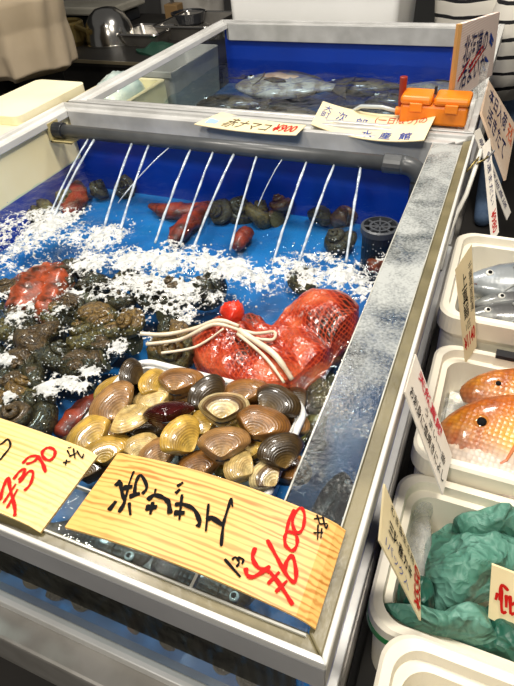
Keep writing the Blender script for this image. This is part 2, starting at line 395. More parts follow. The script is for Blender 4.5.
# ------------------------------------------------------------------ water
def grid_water(name, label, x0, x1, y0, y1, z, nx, ny, amp, m):
    V = []; F = []
    for j in range(ny + 1):
        for i in range(nx + 1):
            x = x0 + (x1 - x0) * i / nx; y = y0 + (y1 - y0) * j / ny
            V.append((x, y, z + amp(x, y)))
    for j in range(ny):
        for i in range(nx):
            a = j * (nx + 1) + i; F.append((a, a + 1, a + nx + 2, a + nx + 1))
    o = mk(name, V, F, m, smooth=True); return props(o, label, 'water', kind='stuff')
WZ = -0.30
def wave1(x, y):
    k = math.exp(-((y - 1.65) / 0.45) ** 2)
    return (0.004 + 0.014 * k) * fbm(x * 9, y * 9, 1.3) + (0.001 + 0.003 * k) * fbm(x * 30, y * 30, 4.1, 2)
grid_water('sea_water', 'rippling seawater in the front tank under the jets', -2.395, -0.135, 0.338, 2.63, WZ, 150, 150, wave1, M_water)
grid_water('sea_water', 'dark rippling seawater in the rear tank', -2.375, -0.145, 2.755, 4.875, WZ, 120, 120, lambda x, y: 0.012 * fbm(x * 8, y * 8, 7.7) + 0.004 * fbm(x * 25, y * 25, 2, 2), M_water2)

# foam floating where the jets land
FOAM = []
def fb(px, py, rx, ry, a=1.0, rot=0):
    p = at(px, py, WZ); q = at(px + rx, py, WZ); s = at(px, py + ry, WZ)
    FOAM.append((p.x, p.y, (q - p).length, (s - p).length, a, math.atan2(q.y - p.y, q.x - p.x)))
for a in [(45, 224, 34, 16, .95), (20, 245, 34, 12, .75), (30, 255, 50, 6, .6), (12, 268, 18, 8, .5), (70, 238, 24, 9, .7), (38, 268, 10, 8, .75), (8, 292, 14, 12, .8),
          (104, 238, 24, 14, .95), (90, 262, 26, 16, .9), (135, 262, 30, 16, 1.0), (112, 285, 28, 18, .75), (150, 285, 30, 20, .72), (165, 262, 28, 14, .95), (188, 290, 28, 16, .85),
          (200, 262, 26, 14, .9), (232, 272, 28, 16, .85), (262, 282, 26, 16, .8), (285, 270, 24, 12, .9), (310, 275, 24, 14, .75), (345, 276, 26, 16, .95), (365, 285, 12, 20, .7), (330, 262, 20, 8, .6),
          (68, 383, 30, 8, 1.05), (50, 390, 16, 8, 1.0), (90, 374, 14, 6, .95), (20, 338, 16, 12, .8), (5, 360, 10, 14, .85), (8, 397, 9, 8, .9), (16, 318, 12, 8, .6), (14, 380, 14, 6, .6),
          (130, 315, 26, 14, .55), (170, 310, 30, 12, .5), (95, 330, 20, 10, .45), (120, 345, 10, 12, .55), (65, 330, 22, 10, .4), (150, 338, 26, 5, .6), (180, 322, 14, 8, .6),
          (215, 300, 22, 8, .5), (240, 300, 20, 6, .45), (60, 300, 30, 18, .42), (30, 300, 20, 10, .4), (380, 262, 10, 10, .5), (60, 352, 10, 4, .5), (195, 250, 60, 5, .55), (300, 255, 50, 5, .5), (3, 240, 14, 12, .8), (12, 226, 14, 7, .75), (2, 262, 10, 10, .6), (45, 285, 20, 8, .62), (25, 305, 14, 8, .6), (60, 310, 16, 6, .6), (75, 295, 12, 8, .6)]:
    fb(*a)
def foam_density(x, y):
    d = 0.0
    for fx, fy, rx, ry, a, q in FOAM:
        dx = x - fx; dy = y - fy
        if abs(dx) > 0.6 or abs(dy) > 0.6: continue
        d = max(d, a * math.exp(-((dx / rx) ** 2 + (dy / ry) ** 2) * 0.9))
    return d
def foam():
    x0, x1, y0, y1 = -2.38, -0.26, 0.62, 2.15
    st = 0.0062; nx = int((x1 - x0) / st); ny = int((y1 - y0) / st)
    H = np.zeros((ny + 1, nx + 1))
    for j in range(ny + 1):
        for i in range(nx + 1):
            x = x0 + i * st; y = y0 + j * st
            d = foam_density(x, y)
            if d < 0.12: H[j, i] = -1; continue
            v = noise.voronoi(Vector((x * 26, y * 26, 0.3)))[0]; lace = 1 - min(1, (v[1] - v[0]) * 2.2)
            v2 = noise.voronoi(Vector((x * 60, y * 60, 3.3)))[0]; lace2 = 1 - min(1, (v2[1] - v2[0]) * 2.0)
            H[j, i] = d * 0.95 + 0.36 * fbm(x * 6, y * 6, 9.0) + 0.42 * (lace - 0.5) + 0.30 * (lace2 - 0.5) + 0.10 * noise.noise(Vector((x * 70, y * 70, 5))) - 0.45
    idx = {}; V = []; F = []
    def vid(j, i):
        if (j, i) not in idx:
            x = x0 + i * st; y = y0 + j * st
            idx[(j, i)] = len(V); V.append((x, y, WZ + wave1(x, y) + 0.001 + 0.022 * max(0.0, min(H[j, i], 0.5)) ** 0.7))
        return idx[(j, i)]
    for j in range(ny):
        for i in range(nx):
            c = [(j, i), (j, i + 1), (j + 1, i + 1), (j + 1, i)]
            k = [q for q in c if H[q] > 0]
            if len(k) == 4: F.append(tuple(vid(*q) for q in c))
            elif len(k) == 3: F.append(tuple(vid(*q) for q in k))
    m = mat('sea_foam', (0.42, 0.44, 0.44), 0.4, 0, (0.76, 0.76, 0.74), 90, 0.8, 140)
    nt = m.node_tree; N = nt.nodes; L = nt.links; p = N['Principled BSDF']
    an = N.new('ShaderNodeAttribute'); an.attribute_name = 'thickness'
    tc = N.new('ShaderNodeTexCoord'); v = N.new('ShaderNodeTexVoronoi'); v.inputs['Scale'].default_value = 230; L.new(tc.outputs['Object'], v.inputs['Vector'])
    hole = math_node(N, L, 'MULTIPLY', math_node(N, L, 'SUBTRACT', 0.62, v.outputs['Distance']), 1.4)
    al = math_node(N, L, 'SUBTRACT', math_node(N, L, 'MULTIPLY', an.outputs['Fac'], 2.6), hole); al = math_node(N, L, 'ADD', al, 0.35, True)
    L.new(al, p.inputs['Alpha'])
    o = mk('sea_foam', V, F, m, smooth=True)
    a_ = o.data.attributes.new('thickness', 'FLOAT', 'POINT'); inv = {k: q for q, k in idx.items()}
    a_.data.foreach_set('value', [float(max(0, H[inv[k]])) for k in range(len(V))]); props(o, 'lacy white sea foam floating across the front tank', 'foam', kind='stuff')
    # loose bubbles and splash drops
    g = G(); rnd = random.Random(3)
    ico = [(0, 0, 1), (.894, 0, .447), (.276, .851, .447), (-.724, .526, .447), (-.724, -.526, .447), (.276, -.851, .447), (.724, .526, -.447), (-.276, .851, -.447), (-.894, 0, -.447), (-.276, -.851, -.447), (.724, -.526, -.447), (0, 0, -1)]
    icf = [(0, 1, 2), (0, 2, 3), (0, 3, 4), (0, 4, 5), (0, 5, 1), (1, 6, 2), (2, 7, 3), (3, 8, 4), (4, 9, 5), (5, 10, 1), (6, 7, 2), (7, 8, 3), (8, 9, 4), (9, 10, 5), (10, 6, 1), (11, 7, 6), (11, 8, 7), (11, 9, 8), (11, 10, 9), (11, 6, 10)]
    n = 0
    while n < 1400:
        f = rnd.choice(FOAM); x = f[0] + rnd.gauss(0, 1) * max(f[2], 0.05) * 0.95; y = f[1] + rnd.gauss(0, 1) * max(f[3], 0.05) * 0.95
        if not (-2.36 < x < -0.27 and 0.6 < y < 2.2): continue
        r = rnd.uniform(0.0016, 0.0038) * (1.7 if rnd.random() < .1 else 1)
        up = abs(rnd.gauss(0, 0.02)) if y > 1.35 else 0
        g.add([(x + a * r, y + b * r, WZ + wave1(x, y) + 0.002 + up + c * r) for a, b, c in ico], icf); n += 1
    o = g.go('foam_bubbles', mat('bubble_white', (0.45, 0.48, 0.49), 0.15, coat=0.5), smooth=True); props(o, 'loose white bubbles and splash drops over the front tank', 'bubbles', kind='stuff')
foam()

# ------------------------------------------------------------------ grey water pipe and its jets
PY, PZ = 2.46, -0.075
t = thing('water_pipe', 'dark grey plastic spray pipe across the back of the front tank', 'pipe', (-1.3, PY, PZ))
G().tube([(-2.34, PY, PZ), (-0.36, PY, PZ)], 0.036, 16).go('pipe_run', M_pvc, t, smooth=True)
G().tube([(-2.38, PY, PZ), (-2.29, PY, PZ)], 0.044, 16).go('end_cap', M_black, t, bevel=0.004)
G().tube([(-0.44, PY, PZ), (-0.355, PY, PZ)], 0.044, 16).go('socket', M_pvc, t, bevel=0.004)
el = [(-0.36, PY, PZ)] + [(-0.34 + 0.075 * math.sin(a), PY, PZ - 0.075 * (1 - math.cos(a))) for a in [math.pi / 2 * k / 6 for k in range(7)]] + [(-0.265, PY, PZ - 0.16)]
G().tube(el, 0.043, 16).go('elbow', M_pvc, t, smooth=True)
G().tube([(-0.265, PY, PZ - 0.14), (-0.265, PY, -0.50)], 0.036, 14).go('drop_pipe', M_pvc, t, smooth=True)
G().box(-2.37, -2.22, PY - 0.05, PY - 0.04, PZ - 0.055, PZ - 0.045).box(-2.37, -2.355, PY - 0.05, PY + 0.04, PZ - 0.055, PZ + 0.05).box(-2.37, -2.22, PY - 0.05, PY + 0.04, PZ - 0.053, PZ - 0.048).go('clip', mat('yellowed_plastic', (0.5, 0.42, 0.2), 0.4), t)
gz = G()
jets = [((80, 146), (49, 217), .8), ((92, 143), (52, 221), 1), ((131, 146), (104, 228), 1), ((149, 147), (119, 235), 1), ((168, 150), (118, 203), .5), ((190, 152), (155, 243), 1), ((215, 152), (180, 245), .9),
        ((235, 155), (193, 249), 1), ((258, 157), (230, 250), .9), ((283, 160), (258, 206), .45), ((307, 163), (273, 262), 1), ((333, 168), (299, 262), 1), ((360, 170), (346, 262), 1)]
mj, nt, N, L, out = newmat('falling_water')
tr = N.new('ShaderNodeBsdfTransparent'); df = N.new('ShaderNodeBsdfPrincipled'); df.inputs['Base Color'].default_value = (0.62, 0.70, 0.78, 1); df.inputs['Roughness'].default_value = 0.1
nz = N.new('ShaderNodeTexNoise'); nz.inputs['Scale'].default_value = 60; tc = N.new('ShaderNodeTexCoord'); L.new(tc.outputs['Object'], nz.inputs['Vector'])
r = N.new('ShaderNodeMapRange'); r.inputs[1].default_value = .35; r.inputs[2].default_value = .65; r.inputs[3].default_value = .35; r.inputs[4].default_value = .95; L.new(nz.outputs['Fac'], r.inputs[0])
mx = N.new('ShaderNodeMixShader'); L.new(r.outputs[0], mx.inputs[0]); L.new(tr.outputs[0], mx.inputs[1]); L.new(df.outputs[0], mx.inputs[2]); L.new(mx.outputs[0], out.inputs[0])
names = ['leftmost thin', 'second from left', 'third from left', 'fourth from left', 'faint slanting fifth', 'sixth from left', 'seventh from left', 'eighth from left', 'ninth from left', 'faint slanting tenth', 'third from right', 'second from right', 'rightmost']
for k, (a, b, wd) in enumerate(jets):
    p = at(*a, PZ - 0.036); q = at(*b, WZ)
    p = Vector((p.x, PY - 0.03, PZ - 0.022)) if True else p
    p.x = at(*a, PZ - 0.03).x
    pts = []
    for i in range(13):
        s = i / 12
        v = p.lerp(q, s); v.z = p.z + (q.z - p.z) * (0.72 * s + 0.28 * s * s)
        pts.append(v + Vector((fbm(k * 3 + i * .5, 1.0) * 0.003, 0, 0)))
    rad = [(0.0062 + 0.0012 * math.sin(i * 1.7 + k)) * wd for i in range(13)]
    o = G().tube(pts, rad, 7).go('water_jet', mj, smooth=True)
    props(o, names[k] + ' white jet of water falling from the grey pipe', 'water jet', 'jets falling from the spray pipe')
# standpipe with round grille
c = at(380, 226, -0.24)
t = thing('overflow_standpipe', 'round black overflow pipe with spoked grille at back right of front tank', 'drain pipe', (c.x, c.y, -0.51))
G().lathe([(0.075, -0.51), (0.075, -0.262), (0.066, -0.262), (0.066, -0.51)], (c.x, c.y, 0), 28).go('pipe_body', M_black, t, smooth=False)
M_gr = mat('grille_grey', (0.05, 0.055, 0.065), 0.35)
G().lathe([(0.085, -0.265), (0.085, -0.238), (0.073, -0.234), (0.070, -0.265)], (c.x, c.y, 0), 28, ring=True).go('grille_rim', M_gr, t)
G().lathe([(0.048, -0.250), (0.048, -0.238), (0.038, -0.238), (0.038, -0.250)], (c.x, c.y, 0), 24, ring=True).go('grille_ring', M_gr, t)
for k in range(4):
    a = math.pi * k / 4 + 0.2; d = Vector((math.cos(a), math.sin(a), 0)) * 0.076; z = Vector((0, 0, -0.243))
    cc = Vector((c.x, c.y, 0)); G().tube([cc - d + z, cc + d + z], 0.005, 6).go('spoke', M_gr, t)
# ------------------------------------------------------------------ clams in a white tray
tx0, tx1, ty0, ty1 = -1.00, -0.345, 0.665, 1.095
t = thing('plastic_tray', 'white plastic tray piled with clams in the front tank', 'tray', ((tx0 + tx1) / 2, (ty0 + ty1) / 2, -0.50))
rings = [rrect(tx0 + .05, tx1 - .05, ty0 + .05, ty1 - .05, .06, -0.50), rrect(tx0 + .015, tx1 - .015, ty0 + .015, ty1 - .015, .07, -0.275), rrect(tx0 + .03, tx1 - .03, ty0 + .03, ty1 - .03, .06, -0.275), rrect(tx0 + .06, tx1 - .06, ty0 + .06, ty1 - .06, .055, -0.485)]
G().loft(rings).go('tray_wall', M_tray, t)
rim = rrect(tx0 + .01, tx1 - .01, ty0 + .01, ty1 - .01, .075, -0.268)
gg = G(); R = []
for i, p in enumerate(rim):
    d = (rim[(i + 1) % len(rim)] - rim[i - 1]).normalized(); nrm = Vector((d.y, -d.x, 0))
    R.append([p + nrm * (0.012 * math.cos(a)) + Vector((0, 0, 0.010 * math.sin(a))) for a in [2 * math.pi * k / 8 for k in range(8)]])
R.append(R[0]); gg.loft(R, caps=False); gg.go('tray_rim', M_tray, t, smooth=True)

def valve_mesh(name, sign):
    """one clam valve, hinge at -y, unit width 1 across x; float attribute 'growth' runs from beak to margin"""
    NT, NV = 36, 14; V = []; F = []; gr = []
    out = []
    for k in range(NT):
        a = 2 * math.pi * k / NT; sa = math.sin(a); ca = math.cos(a)
        x = 0.5 * math.copysign(abs(ca) ** 0.85, ca); y = 0.34 * sa
        if sa < 0: x *= 1 - 0.62 * (-sa) ** 1.3; y *= 1.06
        x += 0.05 * sa
        out.append((x, y))
    ub = (-0.07, -0.345)
    H = 0.23
    for i in range(NV + 1):
        v = i / NV
        for (x, y) in out:
            h = H * (1 - v ** 2.3) * (0.42 + 1.0 * v) + 0.004 * math.sin(v * 60) * v * (1 - v) * 2
            V.append((ub[0] + (x - ub[0]) * v, ub[1] + (y - ub[1]) * v, sign * (h + 0.004))); gr.append(v)
    for i in range(NV):
        for j in range(NT):
            k = (j + 1) % NT; q = (i * NT + j, i * NT + k, (i + 1) * NT + k, (i + 1) * NT + j)
            F.append(q if sign < 0 else q[::-1])
    me = mesh(name, V, F, True)
    at_ = me.attributes.new('growth', 'FLOAT', 'POINT'); at_.data.foreach_set('value', gr)
    return me
VT, VB = valve_mesh('valve', 1), valve_mesh('valve', -1)
def clam_mat(name, a, b, c, band=0.35, rough=0.32, freq=85):
    m, nt, N, L, out = newmat(name)
    g = N.new('ShaderNodeAttribute'); g.attribute_name = 'growth'
    tc = N.new('ShaderNodeTexCoord'); n = N.new('ShaderNodeTexNoise'); n.inputs['Scale'].default_value = 45; n.inputs['Detail'].default_value = 3; L.new(tc.outputs['Object'], n.inputs['Vector'])
    oi = N.new('ShaderNodeObjectInfo')
    x = math_node(N, L, 'MULTIPLY', g.outputs['Fac'], freq); y = math_node(N, L, 'MULTIPLY', n.outputs['Fac'], 3.0)
    s = math_node(N, L, 'SINE', math_node(N, L, 'ADD', x, y)); s = math_node(N, L, 'MULTIPLY', s, 0.5); s = math_node(N, L, 'ADD', s, 0.5)
    x2 = math_node(N, L, 'SINE', math_node(N, L, 'ADD', math_node(N, L, 'MULTIPLY', g.outputs['Fac'], 11.0), math_node(N, L, 'MULTIPLY', oi.outputs['Random'], 6.0)))
    s = math_node(N, L, 'ADD', math_node(N, L, 'MULTIPLY', s, 0.30), math_node(N, L, 'MULTIPLY', math_node(N, L, 'ADD', x2, 1.0), band * 0.5), True)
    r = N.new('ShaderNodeValToRGB'); r.color_ramp.elements[0].color = (*a, 1); r.color_ramp.elements[1].color = (*b, 1); r.color_ramp.elements[0].position = 0.12; r.color_ramp.elements[1].position = 0.85
    L.new(s, r.inputs[0])
    r2 = N.new('ShaderNodeValToRGB'); r2.color_ramp.elements[0].position = 0.0; r2.color_ramp.elements[1].position = 0.45; L.new(g.outputs['Fac'], r2.inputs[0])
    mx = N.new('ShaderNodeMix'); mx.data_type = 'RGBA'; L.new(r2.outputs[0], mx.inputs['Factor']); mx.inputs['A'].default_value = (*c, 1); L.new(r.outputs[0], mx.inputs['B'])
    p = N.new('ShaderNodeBsdfPrincipled'); n9 = N.new('ShaderNodeTexNoise'); n9.inputs['Scale'].default_value = 9; n9.inputs['Detail'].default_value = 6; n9.inputs['Roughness'].default_value = .7; L.new(tc.outputs['Object'], n9.inputs['Vector'])
    mr = N.new('ShaderNodeMapRange'); mr.inputs[1].default_value = .3; mr.inputs[2].default_value = .62; mr.inputs[3].default_value = .35; mr.inputs[4].default_value = 1.1; L.new(n9.outputs['Fac'], mr.inputs[0])
    mm = N.new('ShaderNodeMix'); mm.data_type = 'RGBA'; mm.blend_type = 'MULTIPLY'; mm.inputs['Factor'].default_value = 1; L.new(mx.outputs['Result'], mm.inputs['A']); L.new(mr.outputs[0], mm.inputs['B'])
    L.new(mm.outputs['Result'], p.inputs['Base Color']); p.inputs['Roughness'].default_value = rough; p.inputs['Coat Weight'].default_value = 0.5; p.inputs['Coat Roughness'].default_value = 0.06
    b_ = N.new('ShaderNodeBump'); b_.inputs['Strength'].default_value = 0.35; b_.inputs['Distance'].default_value = 0.002; L.new(s, b_.inputs['Height']); L.new(b_.outputs[0], p.inputs['Normal'])
    L.new(p.outputs[0], out.inputs[0]); return m
CM = {'yellow': clam_mat('clam_yellow', (0.60, 0.37, 0.06), (0.24, 0.13, 0.02), (0.66, 0.47, 0.12)),
      'cream': clam_mat('clam_cream', (0.66, 0.48, 0.18), (0.33, 0.19, 0.05), (0.70, 0.56, 0.26)),
      'tan': clam_mat('clam_tan', (0.36, 0.19, 0.065), (0.15, 0.065, 0.02), (0.44, 0.28, 0.11)),
      'brown': clam_mat('clam_brown', (0.32, 0.14, 0.03), (0.08, 0.03, 0.008), (0.38, 0.20, 0.05)),
      'maroon': clam_mat('clam_maroon', (0.045, 0.004, 0.004), (0.02, 0.002, 0.002), (0.06, 0.006, 0.005), 0.2, 0.08),
      'dark': clam_mat('clam_dark', (0.06, 0.035, 0.01), (0.012, 0.008, 0.005), (0.22, 0.13, 0.03)),
      'banded': clam_mat('clam_banded', (0.74, 0.60, 0.30), (0.12, 0.06, 0.02), (0.70, 0.52, 0.22), 0.8, 0.3, 60)}
# px, py, z, width in px, image angle of long axis (hinge lies to the right of it), tilt x, tilt y, colour, words
CL = [(131, 374, -.235, 40, 60, 50, 0, 'dark', 'small dark clam standing on edge in the back left corner of the tray'),
      (154, 383, -.245, 44, 50, 30, 10, 'yellow', 'pale yellow clam between the dark corner clam and a brown one'),
      (181, 381, -.232, 52, -5, 10, 5, 'brown', 'brown clam at the back of the tray beside the red net'),
      (113, 404, -.235, 58, 35, 22, -10, 'tan', 'pinkish tan clam leaning at the left of the maroon clam'),
      (132, 420, -.215, 50, -150, 14, -6, 'cream', 'smooth cream clam in front of the pinkish tan one'),
      (169, 412, -.200, 56, 12, -14, 8, 'maroon', 'glossy dark maroon clam in the middle of the pile'),
      (207, 394, -.225, 52, 35, 48, 0, 'dark', 'dark clam with pale gaping edge next to the maroon one'),
      (224, 407, -.200, 56, 4, 10, 8, 'banded', 'cream clam with dark bands just below the red net'),
      (262, 423, -.220, 62, -14, 10, 10, 'brown', 'large golden brown clam at the right of the pile'),
      (224, 443, -.200, 58, 5, 12, 4, 'tan', 'large ribbed tan clam above the right half of the wooden sign'),
      (181, 436, -.205, 56, 42, 40, 8, 'yellow', 'yellow clam standing on edge below the maroon clam'),
      (90, 434, -.250, 56, 35, 14, -5, 'yellow', 'yellow clam at the left rim of the tray'),
      (108, 450, -.238, 52, 10, 10, 0, 'yellow', 'yellow clam above the gap between the wooden signs'),
      (140, 446, -.235, 40, 15, 20, 0, 'cream', 'small cream clam touching the top of the large wooden sign'),
      (239, 466, -.235, 46, 60, 20, 5, 'cream', 'pale cream clam half tucked under the ribbed tan one'),
      (281, 451, -.225, 56, 20, 30, 10, 'dark', 'blackish olive clam at the right rim of the tray'),
      (277, 402, -.240, 56, -30, 20, 8, 'dark', 'dark brown clam in the back right corner of the tray'),
      (266, 475, -.250, 44, 40, 20, 0, 'banded', 'grey white streaked clam at the front right of the tray'),
      (92, 466, -.262, 46, 0, 10, 0, 'dark', 'dark clam at the front left corner under the small wooden sign'),
      (160, 452, -.235, 48, 20, 18, 0, 'tan', 'tan clam half hidden behind the top edge of the large wooden sign'),
      (200, 424, -.245, 50, 30, 10, 0, 'yellow', 'yellow clam deep between the maroon and ribbed tan clams'),
      (155, 398, -.262, 50, 20, 8, 0, 'cream', 'cream clam showing deep behind the maroon one'),
      (245, 392, -.262, 54, 0, 8, 0, 'brown', 'brown clam low against the red net bag'),
      (112, 425, -.275, 52, 20, 8, 0, 'tan', 'tan clam in the lower layer at the left of the tray'),
      (200, 464, -.25, 50, 10, 8, 0, 'brown', 'brown clam mostly behind the large wooden sign'),
      (250, 445, -.268, 54, 10, 8, 0, 'yellow', 'yellow clam in the lower layer between ribbed and olive clams')]
rl = random.Random(5)
for px, py in ((120, 390), (145, 395), (100, 418), (150, 430), (195, 405), (240, 425), (210, 430), (265, 440), (245, 408), (285, 425), (80, 446), (125, 462), (288, 468), (262, 462), (170, 395), (230, 455), (290, 405)):
    CL.append((px, py, -.315, 56, rl.uniform(-40, 60), rl.uniform(0, 20), rl.uniform(-10, 10), rl.choice(['dark', 'dark', 'brown', 'tan', 'yellow']), 'clam in the lower layer of the pile, mostly buried under others'))
for px, py, z, wpx, a, tx, ty, cm, words in CL:
    p = at(px, py, z); depth = (Vector((0, 0, 1)) - p).length * 0.86
    sc = wpx / FPX * depth * 1.06
    t = thing('clam', words, 'clam', p, 'clams in the tray', rot=(math.radians(tx), math.radians(ty), ang(px, py, a, z)))
    t.scale = (sc, sc, sc)
    for me in (VT, VB):
        if not me.materials: me.materials.append(None)
        o = bpy.data.objects.new('valve', me); C.objects.link(o); o.parent = t
        o.material_slots[0].link = 'OBJECT'; o.material_slots[0].material = CM[cm]
    # dark hinge ligament
    key = 'hinge'
    if key not in MATS:
        g = G().tube([(-0.16, -0.345, 0), (-0.06, -0.352, 0), (0.10, -0.335, 0)], [.012, .025, .012], 6); MATS[key] = mesh('hinge', g.V, g.F, True, M_black)
    o = bpy.data.objects.new('hinge', MATS[key]); C.objects.link(o); o.parent = t

# ------------------------------------------------------------------ turban shells
def turban_mesh():
    V = []; F = []; NT, NS = 46, 12; turns = 3.1
    for i in range(NT + 1):
        q = i / NT; a = q * turns * 2 * math.pi; g = math.exp(2.0 * (q - 1))
        R = 0.27 * g; r = 0.245 * g; zc = 0.62 * (1 - g) + 0.05
        for j in range(NS):
            b = 2 * math.pi * j / NS; rr = r * (1 + 0.07 * math.cos(5 * b))
            if j in (1, 2) and (i % 5 == 0) and q > 0.35: rr *= 1.30
            x = R + rr * math.cos(b); z = zc + rr * math.sin(b) * 0.95
            V.append((x * math.cos(a), x * math.sin(a), z))
    for i in range(NT):
        for j in range(NS):
            k = (j + 1) % NS; F.append((i * NS + j, i * NS + k, (i + 1) * NS + k, (i + 1) * NS + j))
    F.append(tuple(NT * NS + j for j in range(NS)))
    F.append(tuple(range(NS - 1, -1, -1)))
    return V, F
V, F = turban_mesh(); TUR = mesh('shell', V, F, True)
last = [Vector(v) for v in V[-12:]]; cc = sum(last, Vector()) / 12
OPER = mesh('operculum', [cc + (v - cc) * .92 + Vector((-.01, .03, 0)) for v in last] + [cc + Vector((-.01, .08, 0))], [(j, (j + 1) % 12, 12) for j in range(12)], True, mat('operculum_green', (0.07, 0.055, 0.02), 0.5, 0, (0.16, 0.12, 0.05), 60))
TM = [mat('turban_dark', (0.014, 0.009, 0.003), 0.4, 0, (0.09, 0.055, 0.016), 45, 0.8, 80, coat=0.25), mat('turban_olive', (0.035, 0.02, 0.005), 0.4, 0, (0.20, 0.12, 0.025), 40, 0.8, 70, coat=0.25), mat('turban_rust', (0.06, 0.02, 0.008), 0.35, 0, (0.20, 0.07, 0.02), 32, 0.5, 60, coat=0.5)]
rnd = random.Random(11)
ORDN = ['first', 'second', 'third', 'fourth', 'fifth', 'sixth', 'seventh', 'eighth', 'ninth', 'tenth', 'eleventh', 'twelfth']
TS = [(20, 305, 0), (48, 325, 1), (18, 335, 0), (75, 312, 0), (100, 300, 0), (128, 292, 1), (100, 325, 1), (125, 318, 0), (150, 305, 0), (62, 348, 0), (90, 350, 1), (118, 345, 1), (30, 360, 0), (8, 350, 1), (55, 370, 0), (85, 368, 0),
      (10, 385, 0), (35, 392, 0), (15, 410, 1), (40, 410, 0), (5, 420, 0), (140, 330, 1), (165, 330, 0), (182, 306, 0), (60, 290, 0), (85, 280, 0), (205, 292, 0), (170, 352, 1), (190, 345, 0), (28, 430, 0), (110, 365, 0),
      (95, 195, 0), (125, 190, 0), (62, 205, 1), (48, 218, 1), (225, 215, 0), (255, 220, 1), (285, 216, 2), (318, 222, 0), (345, 225, 2), (340, 245, 0), (300, 282, 1), (240, 212, 0),
      (350, 350, 2), (335, 372, 2), (318, 412, 1), (312, 432, 1), (322, 398, 1)] + [(-8, 580, 0), (12, 590, 0), (40, 596, 0), (66, 606, 1), (90, 618, 0), (112, 628, 0), (136, 638, 0), (160, 645, 2), (184, 654, 0), (208, 660, 2), (234, 672, 0), (256, 684, 0)]
place = ['under the foam at the left', 'in the dark heap at the left', 'along the back wall', 'beside the red net bag']
for k, (px, py, mi) in enumerate(TS):
    if k < 31: z, s, grp = -0.41 + 0.03 * (k % 3 == 0), rnd.uniform(.20, .25), 'turban shells heaped at the left of the front tank'
    elif k < 43: z, s, grp = -0.48, rnd.uniform(.17, .22), 'turban shells along the back of the front tank'
    elif k >= 48: z, s, grp = -0.48, .072, 'shells behind the front pane'
    else: z, s, grp = -0.44, rnd.uniform(.13, .16), 'turban shells right of the tray'
    p = at(px, py, z)
    if k >= 48: q_ = atY(px, py, .40); p = Vector((q_.x, .374, z))
    lab = {0: 'dark brown turban shell in the wet heap left of the clam tray', 31: 'brown turban shell lying by the blue back wall under water', 43: 'small knobbly brown shell between the tray and the glass brace'}[0 if k < 31 else 31 if k < 43 else 43]
    if 31 <= k < 43: lab = ORDN[sorted(range(31, 43), key=lambda q: TS[q][0]).index(k)] + ' dark turban shell from the left along the blue back wall'
    if k >= 48: lab = ORDN[k - 48] + ' brown shell from the left, seen low through the front pane'
    elif k >= 43: lab = ORDN[sorted(range(43, 48), key=lambda q: TS[q][1]).index(k)] + ' knobbly brown shell from the back between tray and glass brace'
    t = thing('turban_shell', lab, 'shell', p, grp, rot=(rnd.uniform(-.9, .9), rnd.uniform(-.9, .9), rnd.uniform(0, 6.28)))
    t.scale = (s, s, s)
    if not TUR.materials: TUR.materials.append(None)
    o = bpy.data.objects.new('shell', TUR); C.objects.link(o); o.parent = t; o.material_slots[0].link = 'OBJECT'; o.material_slots[0].material = TM[mi]
    o = bpy.data.objects.new('operculum', OPER); C.objects.link(o); o.parent = t

# ------------------------------------------------------------------ sea cucumbers
M_cuc = mat('red_sea_cucumber', (0.46, 0.045, 0.012), 0.45, 0, (0.08, 0.012, 0.006), 34, 0.9, 70, coat=0.15)
M_cuc2 = mat('orange_sea_cucumber', (0.42, 0.065, 0.016), 0.4, 0, (0.04, 0.012, 0.005), 48, 0.8, 60, coat=0.3)
def cucumber(pts, z, rpx, label, m):
    P = [at(x, y, zz) for (x, y), zz in zip(pts, z if isinstance(z, (list, tuple)) else [z] * len(pts))]
    Q = []
    for i in range(len(P) - 1):
        p0 = P[max(i - 1, 0)]; p1 = P[i]; p2 = P[i + 1]; p3 = P[min(i + 2, len(P) - 1)]
        for k in range(8):
            s = k / 8; Q.append(0.5 * ((2 * p1) + (p2 - p0) * s + (2 * p0 - 5 * p1 + 4 * p2 - p3) * s * s + (3 * p1 - p0 - 3 * p2 + p3) * s ** 3))
    Q.append(P[-1]); n = len(Q)
    r0 = rpx / FPX * (Vector((0, 0, 1)) - P[0]).length
    rad = [r0 * (max(0.04, math.sin(math.pi * (0.04 + 0.92 * i / (n - 1)))) ** 0.45) * (1 + .25 * noise.noise(Q[i] * 14)) for i in range(n)]
    g = G().tube(Q, rad, 14, 0.8)
    V = []
    for i, v in enumerate(g.V):
        c = Q[min(i // 14, n - 1)]; V.append(c + (v - c) * (1 + 0.45 * max(0, noise.noise(v * 22)) + 0.22 * noise.noise(v * 50)))
    o = mk('sea_cucumber', V, g.F, m, smooth=True); return props(o, label, 'sea cucumber', 'sea cucumbers in the front tank')
cucumber([(74, 182), (76, 198), (68, 214)], -0.46, 9, 'red sea cucumber standing up in the back left corner of the front tank', M_cuc)
cucumber([(150, 206), (175, 212), (195, 210), (215, 206)], -0.47, 8, 'red sea cucumber stretched along the blue back wall', M_cuc)
cucumber([(205, 206), (190, 222), (172, 242)], -0.45, 9, 'red sea cucumber crossing under two water jets', M_cuc)
cucumber([(236, 248), (243, 236), (250, 230)], -0.45, 9, 'short red sea cucumber under the middle jets', M_cuc)
cucumber([(62, 272), (40, 286), (28, 304), (16, 316)], -0.345, 20, 'large orange red sea cucumber under the foam at the left', M_cuc2)
cucumber([(60, 268), (52, 290), (46, 318)], -0.34, 16, 'second orange sea cucumber lying against the large one', M_cuc2)
cucumber([(58, 436), (80, 415), (108, 392)], -0.40, 12, 'red sea cucumber along the left side of the clam tray', M_cuc)
cucumber([(368, 268), (380, 262), (396, 250)], -0.40, 9, 'red sea cucumber lying beside the black overflow pipe', M_cuc2)
